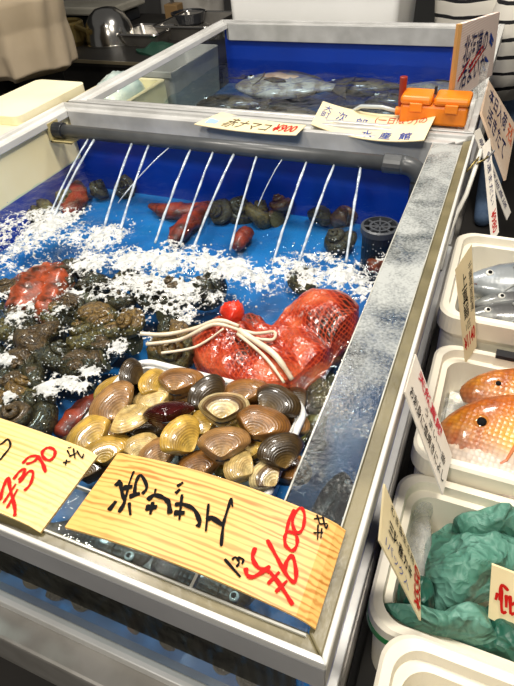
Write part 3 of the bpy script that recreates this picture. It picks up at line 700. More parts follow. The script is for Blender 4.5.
cucumber([(300, 440), (316, 424), (324, 402)], -0.42, 9, 'mustard yellow sea cucumber between tray and glass brace', mat('mustard_cucumber', (0.30, 0.22, 0.03), 0.3, 0, (0.12, 0.09, 0.015), 40, 0.6, 70, coat=0.4))

# ------------------------------------------------------------------ red net bag
def net_mat():
    m, nt, N, L, out = newmat('red_net')
    tc = N.new('ShaderNodeTexCoord')
    n = N.new('ShaderNodeTexNoise'); n.inputs['Scale'].default_value = 16; n.inputs['Detail'].default_value = 6; L.new(tc.outputs['Object'], n.inputs['Vector'])
    r = N.new('ShaderNodeValToRGB'); e = r.color_ramp.elements; e[0].position = .34; e[1].position = .70
    e[0].color = (0.025, 0.006, 0.003, 1); e[1].color = (0.62, 0.16, 0.06, 1); k = e.new(.5); k.color = (0.28, 0.018, 0.006, 1); L.new(n.outputs['Fac'], r.inputs[0])
    wa = N.new('ShaderNodeTexWave'); wa.bands_direction = 'DIAGONAL'; wa.inputs['Scale'].default_value = 60; wa.inputs['Distortion'].default_value = 1.5; L.new(tc.outputs['Object'], wa.inputs['Vector'])
    mpp = N.new('ShaderNodeMapping'); mpp.inputs['Rotation'].default_value = (0, 0, 1.5); L.new(tc.outputs['Object'], mpp.inputs[0])
    wb = N.new('ShaderNodeTexWave'); wb.bands_direction = 'DIAGONAL'; wb.inputs['Scale'].default_value = 60; wb.inputs['Distortion'].default_value = 1.5; L.new(mpp.outputs[0], wb.inputs['Vector'])
    th = math_node(N, L, 'MAXIMUM', wa.outputs['Fac'], wb.outputs['Fac']); th = math_node(N, L, 'GREATER_THAN', th, .82); th = math_node(N, L, 'MULTIPLY', th, .5)
    m1 = N.new('ShaderNodeMix'); m1.data_type = 'RGBA'; L.new(th, m1.inputs['Factor']); L.new(r.outputs[0], m1.inputs['A']); m1.inputs['B'].default_value = (.62, .08, .025, 1)
    nf = N.new('ShaderNodeTexNoise'); nf.inputs['Scale'].default_value = 11; nf.inputs['Detail'].default_value = 9; nf.inputs['Roughness'].default_value = .75; L.new(tc.outputs['Object'], nf.inputs['Vector'])
    ff = N.new('ShaderNodeMapRange'); ff.inputs[1].default_value = .60; ff.inputs[2].default_value = .70; L.new(nf.outputs['Fac'], ff.inputs[0])
    m2 = N.new('ShaderNodeMix'); m2.data_type = 'RGBA'; L.new(ff.outputs[0], m2.inputs['Factor']); L.new(m1.outputs['Result'], m2.inputs['A']); m2.inputs['B'].default_value = (.62, .56, .52, 1)
    p = N.new('ShaderNodeBsdfPrincipled'); L.new(m2.outputs['Result'], p.inputs['Base Color']); p.inputs['Roughness'].default_value = 0.3; p.inputs['Coat Weight'].default_value = 0.5; p.inputs['Coat Roughness'].default_value = 0.05
    w1 = N.new('ShaderNodeTexVoronoi'); w1.inputs['Scale'].default_value = 190; L.new(tc.outputs['Object'], w1.inputs['Vector'])
    b = N.new('ShaderNodeBump'); b.inputs['Strength'].default_value = 0.5; b.inputs['Distance'].default_value = 0.002; L.new(w1.outputs['Distance'], b.inputs['Height'])
    n3 = N.new('ShaderNodeTexNoise'); n3.inputs['Scale'].default_value = 40; n3.inputs['Detail'].default_value = 4; L.new(tc.outputs['Object'], n3.inputs['Vector'])
    b2 = N.new('ShaderNodeBump'); b2.inputs['Strength'].default_value = 0.6; b2.inputs['Distance'].default_value = 0.006; L.new(n3.outputs['Fac'], b2.inputs['Height']); L.new(b.outputs[0], b2.inputs['Normal']); L.new(b2.outputs[0], p.inputs['Normal'])
    L.new(p.outputs[0], out.inputs[0]); return m
M_net = net_mat()
bz = -0.40
outline = [(190, 345), (192, 330), (206, 312), (228, 304), (252, 308), (272, 318), (292, 296), (312, 286), (335, 282), (356, 292), (362, 308), (356, 326), (338, 342), (326, 358), (308, 372), (288, 388), (255, 392), (222, 380), (200, 366)]
bo = [at(x, y, -0.30) for x, y in outline]
bc = at(272, 342, -0.30)
domes = [(at(x, y, -0.26), r, h) for x, y, r, h in ((225, 335, .17, .10), (262, 360, .19, .09), (325, 308, .17, .12), (340, 320, .14, .10), (295, 340, .15, .07), (238, 355, .14, .09), (310, 350, .12, .07))]
knot = at(232, 318, -0.20)
def bag_h(x, y, r):
    h = 0.13 * max(0.0, 1 - r ** 3.0) ** 0.5
    for p, rr, hh in domes:
        d2 = ((x - p.x) ** 2 + (y - p.y) ** 2) / (rr * rr); h = max(h, (0.08 + hh) * max(0, 1 - d2) ** 0.5 * (1 if r < .97 else .3))
    a = math.atan2(y - knot.y, x - knot.x); dk = math.hypot(x - knot.x, y - knot.y)
    h += 0.010 * math.sin(a * 17 + 2 * fbm(x * 5, y * 5)) * math.exp(-dk / 0.22) * (1 - r ** 4)
    h += 0.016 * fbm(x * 12, y * 12, 2) * (1 - r ** 4)
    return h
V, F = pillow(bo, bc, bz, bag_h, 40, 8)
kb = thing('net_bag', 'wet red net bag of shellfish tied with white string behind the clams', 'net bag', (bc.x, bc.y, bz))
mk('net', V, F, M_net, kb, smooth=True)
def bag_top(px, py, dz=0.012):
    p = at(px, py, -0.24); 
    r = 0.5
    return Vector((p.x, p.y, bz + bag_h(p.x, p.y, r) + dz))
kp = bag_top(232, 320, 0.02)
g = G()
R = []
for i in range(9):
    q = i / 8; rr = 0.042 * math.sin(math.pi * (0.08 + 0.84 * q)) ** 0.6
    R.append([kp + Vector((0.05 * (q - .5) * 1.6 + rr * .2, rr * math.cos(b) * (1 + .25 * math.sin(3 * b + i)), rr * math.sin(b) * (1 + .25 * math.sin(4 * b + 2 * i)) + 0.012)) for b in [2 * math.pi * k / 14 for k in range(14)]])
g.loft(R).go('knot', mat('red_knot', (0.80, 0.05, 0.015), 0.3, 0, (0.55, 0.02, 0.01), 30, 0.6, 60, coat=0.4), kb, smooth=True)
M_str = mat('white_string', (0.80, 0.72, 0.56), 0.4, 0, (0.62, 0.5, 0.36), 40)
def strand(pts, r):
    P = [bag_top(x, y, dz) for x, y, dz in pts]; Q = []
    for i in range(len(P) - 1):
        p0 = P[max(i - 1, 0)]; p1 = P[i]; p2 = P[i + 1]; p3 = P[min(i + 2, len(P) - 1)]
        for k in range(6):
            s = k / 6; Q.append(0.5 * ((2 * p1) + (p2 - p0) * s + (2 * p0 - 5 * p1 + 4 * p2 - p3) * s * s + (3 * p1 - p0 - 3 * p2 + p3) * s ** 3))
    Q.append(P[-1]); G().tube(Q, [r * (1.0 if i < len(Q) - 4 else .8) for i in range(len(Q))], 7).go('string', M_str, kb, smooth=True)
strand([(140, 332, .03), (165, 332, .03), (195, 330, .03), (220, 332, .03), (240, 336, .03)], .008)
strand([(145, 340, .02), (180, 337, .025), (215, 334, .025), (240, 338, .03)], .007)
strand([(160, 348, .02), (195, 344, .02), (225, 338, .03)], .005)
strand([(236, 336, .03), (256, 338, .025), (274, 330, .03), (272, 342, .02), (250, 342, .02)], .006)
strand([(240, 338, .03), (258, 348, .02), (276, 362, .016), (292, 374, .012)], .011)
strand([(238, 340, .03), (252, 352, .02), (268, 364, .012), (284, 378, .01)], .006)

# ------------------------------------------------------------------ fish
def fish(name, label, cat, loc, rot, L_, D, T, m_body, m_fin, m_eye, group=None, head=0.28, snout=0.18, cat_deep=False):
    """fish lying on its side: snout at x=0, tail towards +x, back towards +y, thickness in z"""
    t = thing(name, label, cat, loc, group, rot=rot)
    prof = [(0.0, .10), (.02, .24), (.05, .40), (.10, .60), (.17, .80), (.26, .95), (.36, 1.0), (.48, .95), (.60, .78), (.70, .56), (.78, .36), (.84, .25), (.88, .24)]
    if cat_deep: prof = [(0.0, .12), (.02, .34), (.05, .54), (.10, .76), (.17, .91), (.26, .99), (.36, 1.0), (.48, .94), (.60, .76), (.70, .53), (.78, .34), (.84, .25), (.88, .24)]
    R = []
    for x, d in prof:
        yc = -0.10 * D * (1 - min(1, x / .25)) ** 1.5
        R.append([(x * L_, yc + D / 2 * d * math.cos(b), T / 2 * (d ** .8) * math.sin(b) * (1 - .12 * math.cos(b))) for b in [2 * math.pi * k / 20 for k in range(20)]])
    G().loft(R).go('body', m_body, t, smooth=True, local=True)
    e = T * 0.04
    def fin(nm, pts):
        P = [(x * L_, y * D, z) for x, y, z in pts]; n = len(P)
        g = G().add([(x, y, z + e) for x, y, z in P] + [(x, y, z - e) for x, y, z in P], [tuple(range(n)), tuple(range(2 * n - 1, n - 1, -1))] + [(i, i + n, (i + 1) % n + n, (i + 1) % n) for i in range(n)])
        return g.go(nm, m_fin, t, local=True)
    fin('tail_fin', [(.86, .10, 0), (.93, .30, 0), (1.02, .46, 0), (.97, 0.02, 0), (1.02, -.44, 0), (.93, -.28, 0), (.86, -.10, 0)])
    fin('dorsal_fin', [(.24, .45, 0), (.30, .62, 0), (.42, .64, 0), (.55, .54, 0), (.68, .40, 0), (.76, .26, 0), (.70, .22, 0), (.5, .42, 0)])
    fin('anal_fin', [(.58, -.36, 0), (.62, -.50, 0), (.74, -.30, 0), (.76, -.16, 0), (.66, -.26, 0)])
    fin('pectoral_fin', [(.27, -.10, T * .50), (.34, -.02, T * .55), (.46, -.12, T * .56), (.48, -.18, T * .54), (.36, -.20, T * .52)])
    for sg in (1,):
        ex, ey = .125 * L_, .07 * D; er = .075 * D
        ez = T / 2 * .64
        eye = G().lathe([(er, -0.3 * er), (er * .98, 0.12 * er), (er * .75, .42 * er), (er * .45, .52 * er)], (ex, ey, ez), 18).go('eye', m_eye, t, smooth=True, local=True)
        G().lathe([(er * .52, .40 * er), (er * .5, .56 * er), (er * .25, .66 * er), (0.01 * er, .68 * er)], (ex, ey, ez), 16).go('pupil', M_ink, eye, smooth=True, local=True)
    G().tube([(0.0, -.11 * D, .02 * T), (.03 * L_, -.13 * D, .12 * T), (.075 * L_, -.17 * D, .26 * T)], [.006 * L_, .008 * L_, .003 * L_], 6).go('mouth', M_dkr, t, local=True)
    G().tube([(.225 * L_, .24 * D, .40 * T), (.245 * L_, .05 * D, .50 * T), (.23 * L_, -.16 * D, .46 * T), (.19 * L_, -.28 * D, .34 * T)], .006 * L_, 6).go('gill_edge', m_fin, t, local=True)
    return t
M_dkr = mat('mouth_dark', (0.10, 0.02, 0.01), 0.4)
def fish_mat(name, back, mid, belly, D, rough=0.25, scales=0.0, mott=None, metal=0.2, headc=None, headx=0.0, bp=(.22, .52)):
    m, nt, N, L, out = newmat(name)
    tc = N.new('ShaderNodeTexCoord'); sx = N.new('ShaderNodeSeparateXYZ'); L.new(tc.outputs['Object'], sx.inputs[0])
    n = N.new('ShaderNodeTexNoise'); n.inputs['Scale'].default_value = 40; n.inputs['Detail'].default_value = 4; L.new(tc.outputs['Object'], n.inputs['Vector'])
    y = math_node(N, L, 'DIVIDE', sx.outputs[1], D * S); y = math_node(N, L, 'ADD', y, 0.5)
    y = math_node(N, L, 'ADD', y, math_node(N, L, 'MULTIPLY', math_node(N, L, 'SUBTRACT', n.outputs['Fac'], 0.5), 0.35), True)
    r = N.new('ShaderNodeValToRGB'); e = r.color_ramp.elements; e[0].position = bp[0]; e[1].position = .85; e[0].color = (*belly, 1); e[1].color = (*back, 1); k = e.new(bp[1]); k.color = (*mid, 1)
    L.new(y, r.inputs[0])
    p = N.new('ShaderNodeBsdfPrincipled'); p.inputs['Roughness'].default_value = rough; p.inputs['Metallic'].default_value = metal; p.inputs['Coat Weight'].default_value = 0.6; p.inputs['Coat Roughness'].default_value = 0.1
    col = r.outputs[0]
    if mott:
        n4 = N.new('ShaderNodeTexNoise'); n4.inputs['Scale'].default_value = 30; n4.inputs['Detail'].default_value = 5; L.new(tc.outputs['Object'], n4.inputs['Vector'])
        rr = N.new('ShaderNodeValToRGB'); rr.color_ramp.elements[0].position = .45; rr.color_ramp.elements[1].position = .6; L.new(n4.outputs['Fac'], rr.inputs[0])
        mx = N.new('ShaderNodeMix'); mx.data_type = 'RGBA'; L.new(rr.outputs[0], mx.inputs['Factor']); L.new(col, mx.inputs['A']); mx.inputs['B'].default_value = (*mott, 1); col = mx.outputs['Result']
    if headc:
        hm = N.new('ShaderNodeMapRange'); hm.inputs[1].default_value = headx * S * 1.15; hm.inputs[2].default_value = headx * S * .75; L.new(math_node(N, L, 'ADD', sx.outputs[0], math_node(N, L, 'MULTIPLY', n.outputs['Fac'], .02)), hm.inputs[0])
        hf = math_node(N, L, 'MULTIPLY', hm.outputs[0], math_node(N, L, 'GREATER_THAN', y, .30)); n7 = N.new('ShaderNodeTexNoise'); n7.inputs['Scale'].default_value = 70; n7.inputs['Detail'].default_value = 4; L.new(tc.outputs['Object'], n7.inputs['Vector'])
        hf = math_node(N, L, 'MULTIPLY', hf, math_node(N, L, 'ADD', n7.outputs['Fac'], .25), True)
        mh = N.new('ShaderNodeMix'); mh.data_type = 'RGBA'; L.new(hf, mh.inputs['Factor']); L.new(col, mh.inputs['A']); mh.inputs['B'].default_value = (*headc, 1); col = mh.outputs['Result']
        vs = N.new('ShaderNodeTexVoronoi'); vs.inputs['Scale'].default_value = 170; vs.inputs['Randomness'].default_value = 0.25; L.new(tc.outputs['Object'], vs.inputs['Vector'])
        vm = N.new('ShaderNodeMapRange'); vm.inputs[1].default_value = .2; vm.inputs[2].default_value = .7; vm.inputs[3].default_value = 1.1; vm.inputs[4].default_value = .7; L.new(vs.outputs['Distance'], vm.inputs[0])
        mq = N.new('ShaderNodeMix'); mq.data_type = 'RGBA'; mq.blend_type = 'MULTIPLY'; mq.inputs['Factor'].default_value = .8; L.new(col, mq.inputs['A']); L.new(vm.outputs[0], mq.inputs['B']); col = mq.outputs['Result']
    L.new(col, p.inputs['Base Color'])
    if scales:
        v = N.new('ShaderNodeTexVoronoi'); v.inputs['Scale'].default_value = 170; v.inputs['Randomness'].default_value = 0.25; L.new(tc.outputs['Object'], v.inputs['Vector'])
        b = N.new('ShaderNodeBump'); b.inputs['Strength'].default_value = scales; b.inputs['Distance'].default_value = 0.003; L.new(v.outputs['Distance'], b.inputs['Height']); L.new(b.outputs[0], p.inputs['Normal'])
    L.new(p.outputs[0], out.inputs[0]); return m
M_breamb = fish_mat('sea_bream_skin', (0.66, 0.17, 0.008), (0.85, 0.40, 0.02), (0.64, 0.54, 0.46), 0.30, 0.3, 0.3, metal=0.0, headc=(0.30, 0.055, 0.008), headx=.20, bp=(.26, .50))
M_breamf = mat('bream_fin', (0.55, 0.17, 0.05), 0.35, 0, (0.40, 0.09, 0.03), 60)
M_breame = mat('bream_eye', (0.45, 0.16, 0.03), 0.1, coat=1)
M_silver = fish_mat('silver_skin', (0.05, 0.07, 0.10), (0.34, 0.39, 0.45), (0.60, 0.60, 0.58), 0.22, 0.35, 0.08, (0.22, 0.24, 0.25), metal=0.1)
M_silverd = fish_mat('grey_skin', (0.03, 0.035, 0.04), (0.20, 0.21, 0.20), (0.36, 0.36, 0.32), 0.22, 0.4, 0.08, (0.06, 0.06, 0.06), metal=0.1)
M_silverf = mat('silver_fin', (0.22, 0.24, 0.24), 0.3, 0.2, (0.35, 0.36, 0.34), 60)
M_silvere = mat('silver_eye', (0.75, 0.74, 0.68), 0.1, coat=1)
M_pale = fish_mat('pale_fish_skin', (0.20, 0.15, 0.10), (0.46, 0.38, 0.30), (0.60, 0.52, 0.44), 0.4, 0.45, 0.2, (0.28, 0.20, 0.14), metal=0.0)
M_brownf = fish_mat('brown_fish_skin', (0.03, 0.018, 0.010), (0.09, 0.05, 0.025), (0.18, 0.12, 0.06), 0.22, 0.45, 0.4, (0.02, 0.012, 0.008), metal=0.0)
M_brownfin = mat('brown_fin', (0.05, 0.03, 0.015), 0.35, 0, (0.10, 0.06, 0.03), 50)

# dark fish under the front brace of the front tank
for px, py, rz, L_, lab in ((150, 563, 3.2, .40, 'dark brown rockfish under the front glass below the large wooden sign'), (252, 604, 3.1, .34, 'dark rockfish under the front glass below the red price'), (45, 540, 3.25, .42, 'dark rockfish under the front glass below the small wooden sign')):
    p = at(px, py, -.43); p.y = max(p.y, .46)
    fish('rockfish', lab, 'fish', p, (0, 0, rz), L_, .19, .11, M_brownf, M_brownfin, M_silvere, 'rockfish in the front tank')
p = at(352, 440, -.43)
fish('rockfish', 'dark rockfish lying under the clear near end of the glass side brace', 'fish', Vector((-.19, .98, -.43)), (0, 0, -1.60), .40, .13, .10, M_brownf, M_brownfin, M_silvere, 'rockfish in the front tank')
# fish in the rear tank
SPOT = [(-1.60, 4.42), (-.85, 4.12), (-1.98, 4.08), (-1.45, 3.98), (-1.85, 4.70), (-1.02, 4.70), (-.62, 4.40), (-.52, 4.72)]
for px, py, z, a, L_, D, T, mb, mf, lab in ((322, 88, -.36, 3, 0.95, .42, .12, M_pale, M_brownfin, 'pale mottled fish lying in the middle of the rear tank'),
                                           (375, 92, -.42, 172, .7, .26, .12, M_brownf, M_brownfin, 'brown fish nearest the orange pump and curled paper tag'), (180, 94, -.42, 10, .6, .24, .12, M_brownf, M_brownfin, 'brown fish at the left of the rear tank'),
                                           (255, 97, -.44, 5, .7, .24, .12, M_brownf, M_brownfin, 'brown fish at the front of the rear tank'), (235, 74, -.42, 170, .8, .26, .12, M_brownf, M_brownfin, 'dark fish at the far left of the rear tank'),
                                           (330, 72, -.42, 5, .8, .24, .12, M_brownf, M_brownfin, 'dark fish by the blue back wall of the rear tank'), (430, 80, -.42, 10, .7, .28, .14, M_brownf, M_brownfin, 'dark fish in the right half of the rear tank behind the nearest one'), (400, 72, -.42, 178, .6, .22, .12, M_pale, M_brownfin, 'greyish fish at the far right of the rear tank')):
    p = Vector((*SPOT.pop(0), z)); q = math.radians(a)
    fish('tank_fish', lab, 'fish', p + Vector((-math.cos(q), -math.sin(q), 0)) * L_ * .5, (0.15, 0, q), L_, D, T, mb, mf, M_silvere, 'fish in the rear tank')

# ------------------------------------------------------------------ white foam boxes of fish on the right
def foam_box(label, x0, x1, y0, y1, zt, zb, depth, tape=False):
    t = thing('foam_box', label, 'foam box', ((x0 + x1) / 2, (y0 + y1) / 2, zb))
    r = 0.07
    rings = [rrect(x0 + .03, x1 - .03, y0 + .03, y1 - .03, r, zb), rrect(x0 + .018, x1 - .018, y0 + .018, y1 - .018, r, zt - .13), rrect(x0 + .012, x1 - .012, y0 + .012, y1 - .012, r, zt - .10),
             rrect(x0, x1, y0, y1, r, zt - .075), rrect(x0, x1, y0, y1, r, zt - .008), rrect(x0 + .008, x1 - .008, y0 + .008, y1 - .008, r, zt), rrect(x0 + .028, x1 - .028, y0 + .028, y1 - .028, r * .9, zt),
             rrect(x0 + .034, x1 - .034, y0 + .034, y1 - .034, r * .85, zt - .03), rrect(x0 + .052, x1 - .052, y0 + .052, y1 - .052, r * .8, zt - .032), rrect(x0 + .075, x1 - .075, y0 + .075, y1 - .075, r * .7, zt - depth)]
    G().loft(rings).go('box_body', M_white, t)
    if tape:
        rr = [rrect(x0 - .001, x1 + .001, y0 - .001, y1 + .001, r, zt - .072), rrect(x0 - .001, x1 + .001, y0 - .001, y1 + .001, r, zt - .045), rrect(x0 + .002, x1 - .002, y0 + .002, y1 - .002, r, zt - .045), rrect(x0 + .002, x1 - .002, y0 + .002, y1 - .002, r, zt - .072)]
        G().loft(rr + [rr[0]], caps=False).go('green_tape', mat('green_tape', (0.01, 0.24, 0.06), 0.4), t)
    return t
BA = (-.045, 1.15, 1.565, 2.16, -.20, -.75)
BB = (-.025, 1.05, 1.015, 1.545, -.30, -.75)
BC = (-.040, 1.0, 0.535, 1.005, -.35, -.75)
BD = (.012, .95, -.05, 0.505, -.225, -.75)
foam_box('white foam box holding silver grey fish, farthest of the row', *BA, .24)
foam_box('white foam box holding orange sea bream', *BB, .20)
foam_box('white foam box with green tape and crumpled green paper', *BC, .20, True)
foam_box('white foam box at the bottom right corner, nearest the camera', *BD, .25)
def ice(b, zt, label, x1=None, amp=.03):
    x0, xx, y0, y1 = b[0] + .08, x1 or b[1] - .08, b[2] + .08, b[3] - .08
    nx, ny = int((xx - x0) / .018), int((y1 - y0) / .018); V = []; F = []
    for j in range(ny + 1):
        for i in range(nx + 1):
            x = x0 + (xx - x0) * i / nx; y = y0 + (y1 - y0) * j / ny
            v = noise.voronoi(Vector((x * 18, y * 18, 1)))[0]
            e = 1.0 if 0 < i < nx and 0 < j < ny else 0.0
            V.append((x, y, zt + e * amp * (v[1] - v[0]) + e * .5 * amp * fbm(x * 5, y * 5)))
    for j in range(ny):
        for i in range(nx):
            a = j * (nx + 1) + i; F.append((a, a + 1, a + nx + 2, a + nx + 1))
    n = len(V)
    for (x, y) in ((x0, y0), (xx, y0), (xx, y1), (x0, y1)): V.append((x, y, zt - .06))
    o = mk('crushed_ice', V, F, mat('ice_white', (0.74, 0.74, 0.68), 0.2, 0, (0.84, 0.83, 0.76), 40, 0.3, 90, coat=0.6, sss=0.3)); props(o, label, 'ice', kind='stuff')
ice(BA, -.37, 'crushed ice under the silver fish'); ice(BB, -.455, 'crushed ice under the orange sea bream')
# sea bream
def place_fish(px, py, z, pdeg, name, lab, L_, D, T, mb, mf, me_, grp, tilt=0.0, deep=False):
    p = at(px, py, z); return fish(name, lab, 'fish', p, (tilt, 0, math.radians(pdeg)), L_, D, T, mb, mf, me_, grp, cat_deep=deep)
place_fish(440, 421, -.34, -10, 'sea_bream', 'orange and gold sea bream nearest the green paper box', .92, .37, .14, M_breamb, M_breamf, M_breame, 'sea bream on ice', 0.42, True)
place_fish(462, 384, -.34, -3, 'sea_bream', 'orange sea bream farther back, half under the first', .84, .23, .11, M_breamb, M_breamf, M_breame, 'sea bream on ice', 0.42, True)
# silver fish
for px, py, z, a, L_, D, mb, lab in ((459, 279, -.275, 8, .85, .21, M_silver, 'silver fish with round white eye on top in the far foam box'), (455, 316, -.29, 12, .85, .17, M_silverd, 'dark grey fish against the near wall of the far foam box'), (470, 303, -.31, 14, .85, .18, M_silverd, 'grey fish between the silver fish and the box wall')):
    place_fish(px, py, z, a, 'silver_fish', lab, L_, D, .12, mb, M_silverf, M_silvere, 'silver fish in the far foam box', .42)

# crumpled green paper
M_green = mat('green_paper', (0.055, 0.19, 0.135), 0.5, 0, (0.13, 0.30, 0.24), 14, 0.3, 45)
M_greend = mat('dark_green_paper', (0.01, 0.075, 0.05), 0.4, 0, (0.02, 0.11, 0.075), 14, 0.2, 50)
def crumple(m):
    nt = m.node_tree; N = nt.nodes; L = nt.links; p = N['Principled BSDF']; tc = N.new('ShaderNodeTexCoord')
    nz = N.new('ShaderNodeTexNoise'); nz.inputs['Scale'].default_value = 25; L.new(tc.outputs['Object'], nz.inputs['Vector'])
    mv = N.new('ShaderNodeMix'); mv.data_type = 'VECTOR'; mv.inputs['Factor'].default_value = .04; L.new(tc.outputs['Object'], mv.inputs['A']); L.new(nz.outputs['Color'], mv.inputs['B'])
    prev = None
    for sc, st, ds in ((38, .9, .012), (95, .8, .004)):
        v = N.new('ShaderNodeTexVoronoi'); v.inputs['Scale'].default_value = sc; L.new(mv.outputs['Result'], v.inputs['Vector'])
        b = N.new('ShaderNodeBump'); b.inputs['Strength'].default_value = st; b.inputs['Distance'].default_value = ds; L.new(v.outputs['Distance'], b.inputs['Height'])
        if prev: L.new(prev, b.inputs['Normal'])
        prev = b.outputs[0]
    L.new(prev, p.inputs['Normal'])
crumple(M_green); crumple(M_greend)
def ridged(x, y, s, z):
    return 1 - abs(noise.noise(Vector((x * s, y * s, z)))) * 2
def paper(label, pts, zb, H, seed, m=M_green, sharp=.05, freq=7):
    b = [at(x, y, zb + H * .4) for x, y in pts]; c = sum(b, Vector()) / len(b)
    def hf(x, y, r):
        wx = x + .03 * noise.noise(Vector((x * 6, y * 6, seed))); wy = y + .03 * noise.noise(Vector((x * 6, y * 6, seed + 5)))
        va = noise.voronoi(Vector((wx * freq * 1.3, wy * freq * 1.3, seed)))[0]; vb = noise.voronoi(Vector((wx * freq * 3 + 4, wy * freq * 3, seed)))[0]
        return H * (1 - r ** 3) + (1 - .5 * r ** 4) * sharp * (1.1 * va[0] + .38 * vb[0] + .5 * ridged(wx, wy, freq * .8, seed) - .5) + .02
    V, F = pillow(b, c, zb, hf, 34, 9)
    o = mk('green_paper_sheet', V, F, m); return props(o, label, 'paper', 'crumpled green paper')
paper('big crumpled green paper mound in the taped foam box', [(425, 545), (440, 530), (452, 524), (478, 526), (500, 520), (530, 516), (560, 525), (560, 570), (520, 590), (480, 600), (455, 615), (432, 618), (425, 590)], -.47, .06, 1.0, sharp=.07, freq=5)
paper('folded green paper edge at the back of the taped foam box', [(452, 524), (470, 515), (500, 516), (530, 522), (560, 530), (550, 545), (500, 540), (470, 540)], -.41, .06, 4.0, sharp=.05, freq=9)
paper('rolled green paper along the front of the taped foam box', [(383, 606), (400, 610), (425, 622), (450, 610), (478, 605), (490, 612), (492, 628), (496, 640), (480, 645), (462, 640), (430, 634), (400, 622)], -.40, .05, 7.0, sharp=.04, freq=6)
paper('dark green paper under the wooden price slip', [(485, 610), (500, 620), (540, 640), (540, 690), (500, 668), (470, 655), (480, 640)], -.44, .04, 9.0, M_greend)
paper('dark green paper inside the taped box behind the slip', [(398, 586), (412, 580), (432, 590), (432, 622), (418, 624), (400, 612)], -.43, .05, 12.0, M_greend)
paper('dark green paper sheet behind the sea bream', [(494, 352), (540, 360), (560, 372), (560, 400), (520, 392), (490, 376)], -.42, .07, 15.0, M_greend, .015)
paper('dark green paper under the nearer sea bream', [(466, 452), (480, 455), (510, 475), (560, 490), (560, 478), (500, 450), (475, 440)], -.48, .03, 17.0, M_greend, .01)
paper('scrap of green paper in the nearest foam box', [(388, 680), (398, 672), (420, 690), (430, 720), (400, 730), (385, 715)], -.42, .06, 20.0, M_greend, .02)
# black strip on the edge of the bream box
p = at(497, 343, -.30)
o = boxp('black_label_strip', p.x, p.x + .5, BB[3] - .035, BB[3] - .002, -.299, -.285, M_black); props(o, 'black plastic strip on the back rim of the sea bream box', 'plastic strip')
# clear film bag
def film(label, pts, zb, H, seed):
    b = [at(x, y, zb + H * .3) for x, y in pts]; c = sum(b, Vector()) / len(b)
    V, F = pillow(b, c, zb, lambda x, y, r: H * (1 - r ** 2.5) + .035 * ridged(x, y, 7, seed) * (1 - .5 * r), 16, 6)
    o = mk('plastic_film', V, F, M_film, smooth=True); props(o, label, 'plastic film')
film('crumpled clear plastic film in the back corner of the taped foam box', [(402, 545), (408, 520), (412, 480), (425, 468), (440, 472), (440, 500), (430, 520), (432, 560), (418, 580)], -.45, .05, 3.0)
film('clear plastic film over ice at the left of the sea bream', [(428, 425), (438, 400), (455, 395), (470, 402), (480, 420), (455, 440), (435, 445)], -.47, .03, 6.0)

# ------------------------------------------------------------------ cards and signs
def surf_quad(c4, bow=0.0):
    a, b, c, d = [Vector(p) for p in c4]      # TL TR BR BL
    n = (d - a).cross(b - a).normalized() * -1
    if n.dot(Vector((0, 0, 1)) - (a + c) / 2) < 0: n = -n
    def s(u, v, e=0.0):
        p = (a * (1 - u) + b * u) * (1 - v) + (d * (1 - u) + c * u) * v
        return p + n * (bow * 4 * u * (1 - u) + e)
    return s
def sheet(name, label, cat, surf, m, thick=.005, nu=14, nv=4, group=None, edge=None, part='board'):
    base = surf(.5, .5); zs = min(surf(u, v).z for u in (0, 1) for v in (0, 1))
    t = thing(name, label, cat, (base.x, base.y, zs), group)
    V = []; F = []
    for e in (0, -thick):
        for j in range(nv + 1):
            for i in range(nu + 1): V.append(surf(i / nu, j / nv, e))
    n1 = (nu + 1) * (nv + 1)
    for j in range(nv):
        for i in range(nu):
            a = j * (nu + 1) + i; q = (a, a + nu + 1, a + nu + 2, a + 1); F.append(q); F.append(tuple(x + n1 for x in q[::-1]))
    E = []
    loop = [i for i in range(nu + 1)] + [j * (nu + 1) + nu for j in range(1, nv + 1)] + [nv * (nu + 1) + i for i in range(nu - 1, -1, -1)] + [j * (nu + 1) for j in range(nv - 1, 0, -1)]
    for a, b in zip(loop, loop[1:] + loop[:1]): E.append((a, b, b + n1, a + n1))
    mk(part, V, F + E, m, t, smooth=False)
    return t
def ribbon(t, surf, strokes, m, name='lettering', e=.0025):
    """strokes: list of (points in sheet u, v; half width in drawing units)"""
    g = G()
    for pts, hw in strokes:
        P = []
        n_ = len(pts); cl = pts[0] == pts[-1]
        for i in range(n_ - 1):
            p0 = pts[i - 1] if i else (pts[-2] if cl else pts[0]); p1 = pts[i]; p2 = pts[i + 1]; p3 = pts[i + 2] if i + 2 < n_ else (pts[1] if cl else pts[-1])
            for k in range(6):
                q = k / 6; P.append(tuple(0.5 * (2 * p1[c] + (p2[c] - p0[c]) * q + (2 * p0[c] - 5 * p1[c] + 4 * p2[c] - p3[c]) * q * q + (3 * p1[c] - p0[c] - 3 * p2[c] + p3[c]) * q ** 3) for c in (0, 1)))
        P.append(pts[-1])
        W = [surf(u, v, e) for u, v in P]; nrm = (surf(.5, .5, 1) - surf(.5, .5, 0)).normalized(); L_ = []; R_ = []
        for i, p in enumerate(W):
            d = (W[min(i + 1, len(W) - 1)] - W[max(i - 1, 0)]).normalized(); s = d.cross(nrm)
            k = hw * (1.0 + .18 * math.sin(i * .9 + len(W))) * (.75 if i in (0, len(W) - 1) else 1)
            L_.append(p + s * k); R_.append(p - s * k)
        g.add(L_ + R_, [(i, i + 1, i + 1 + len(W), i + len(W)) for i in range(len(W) - 1)])
    return g.go(name, m, t)
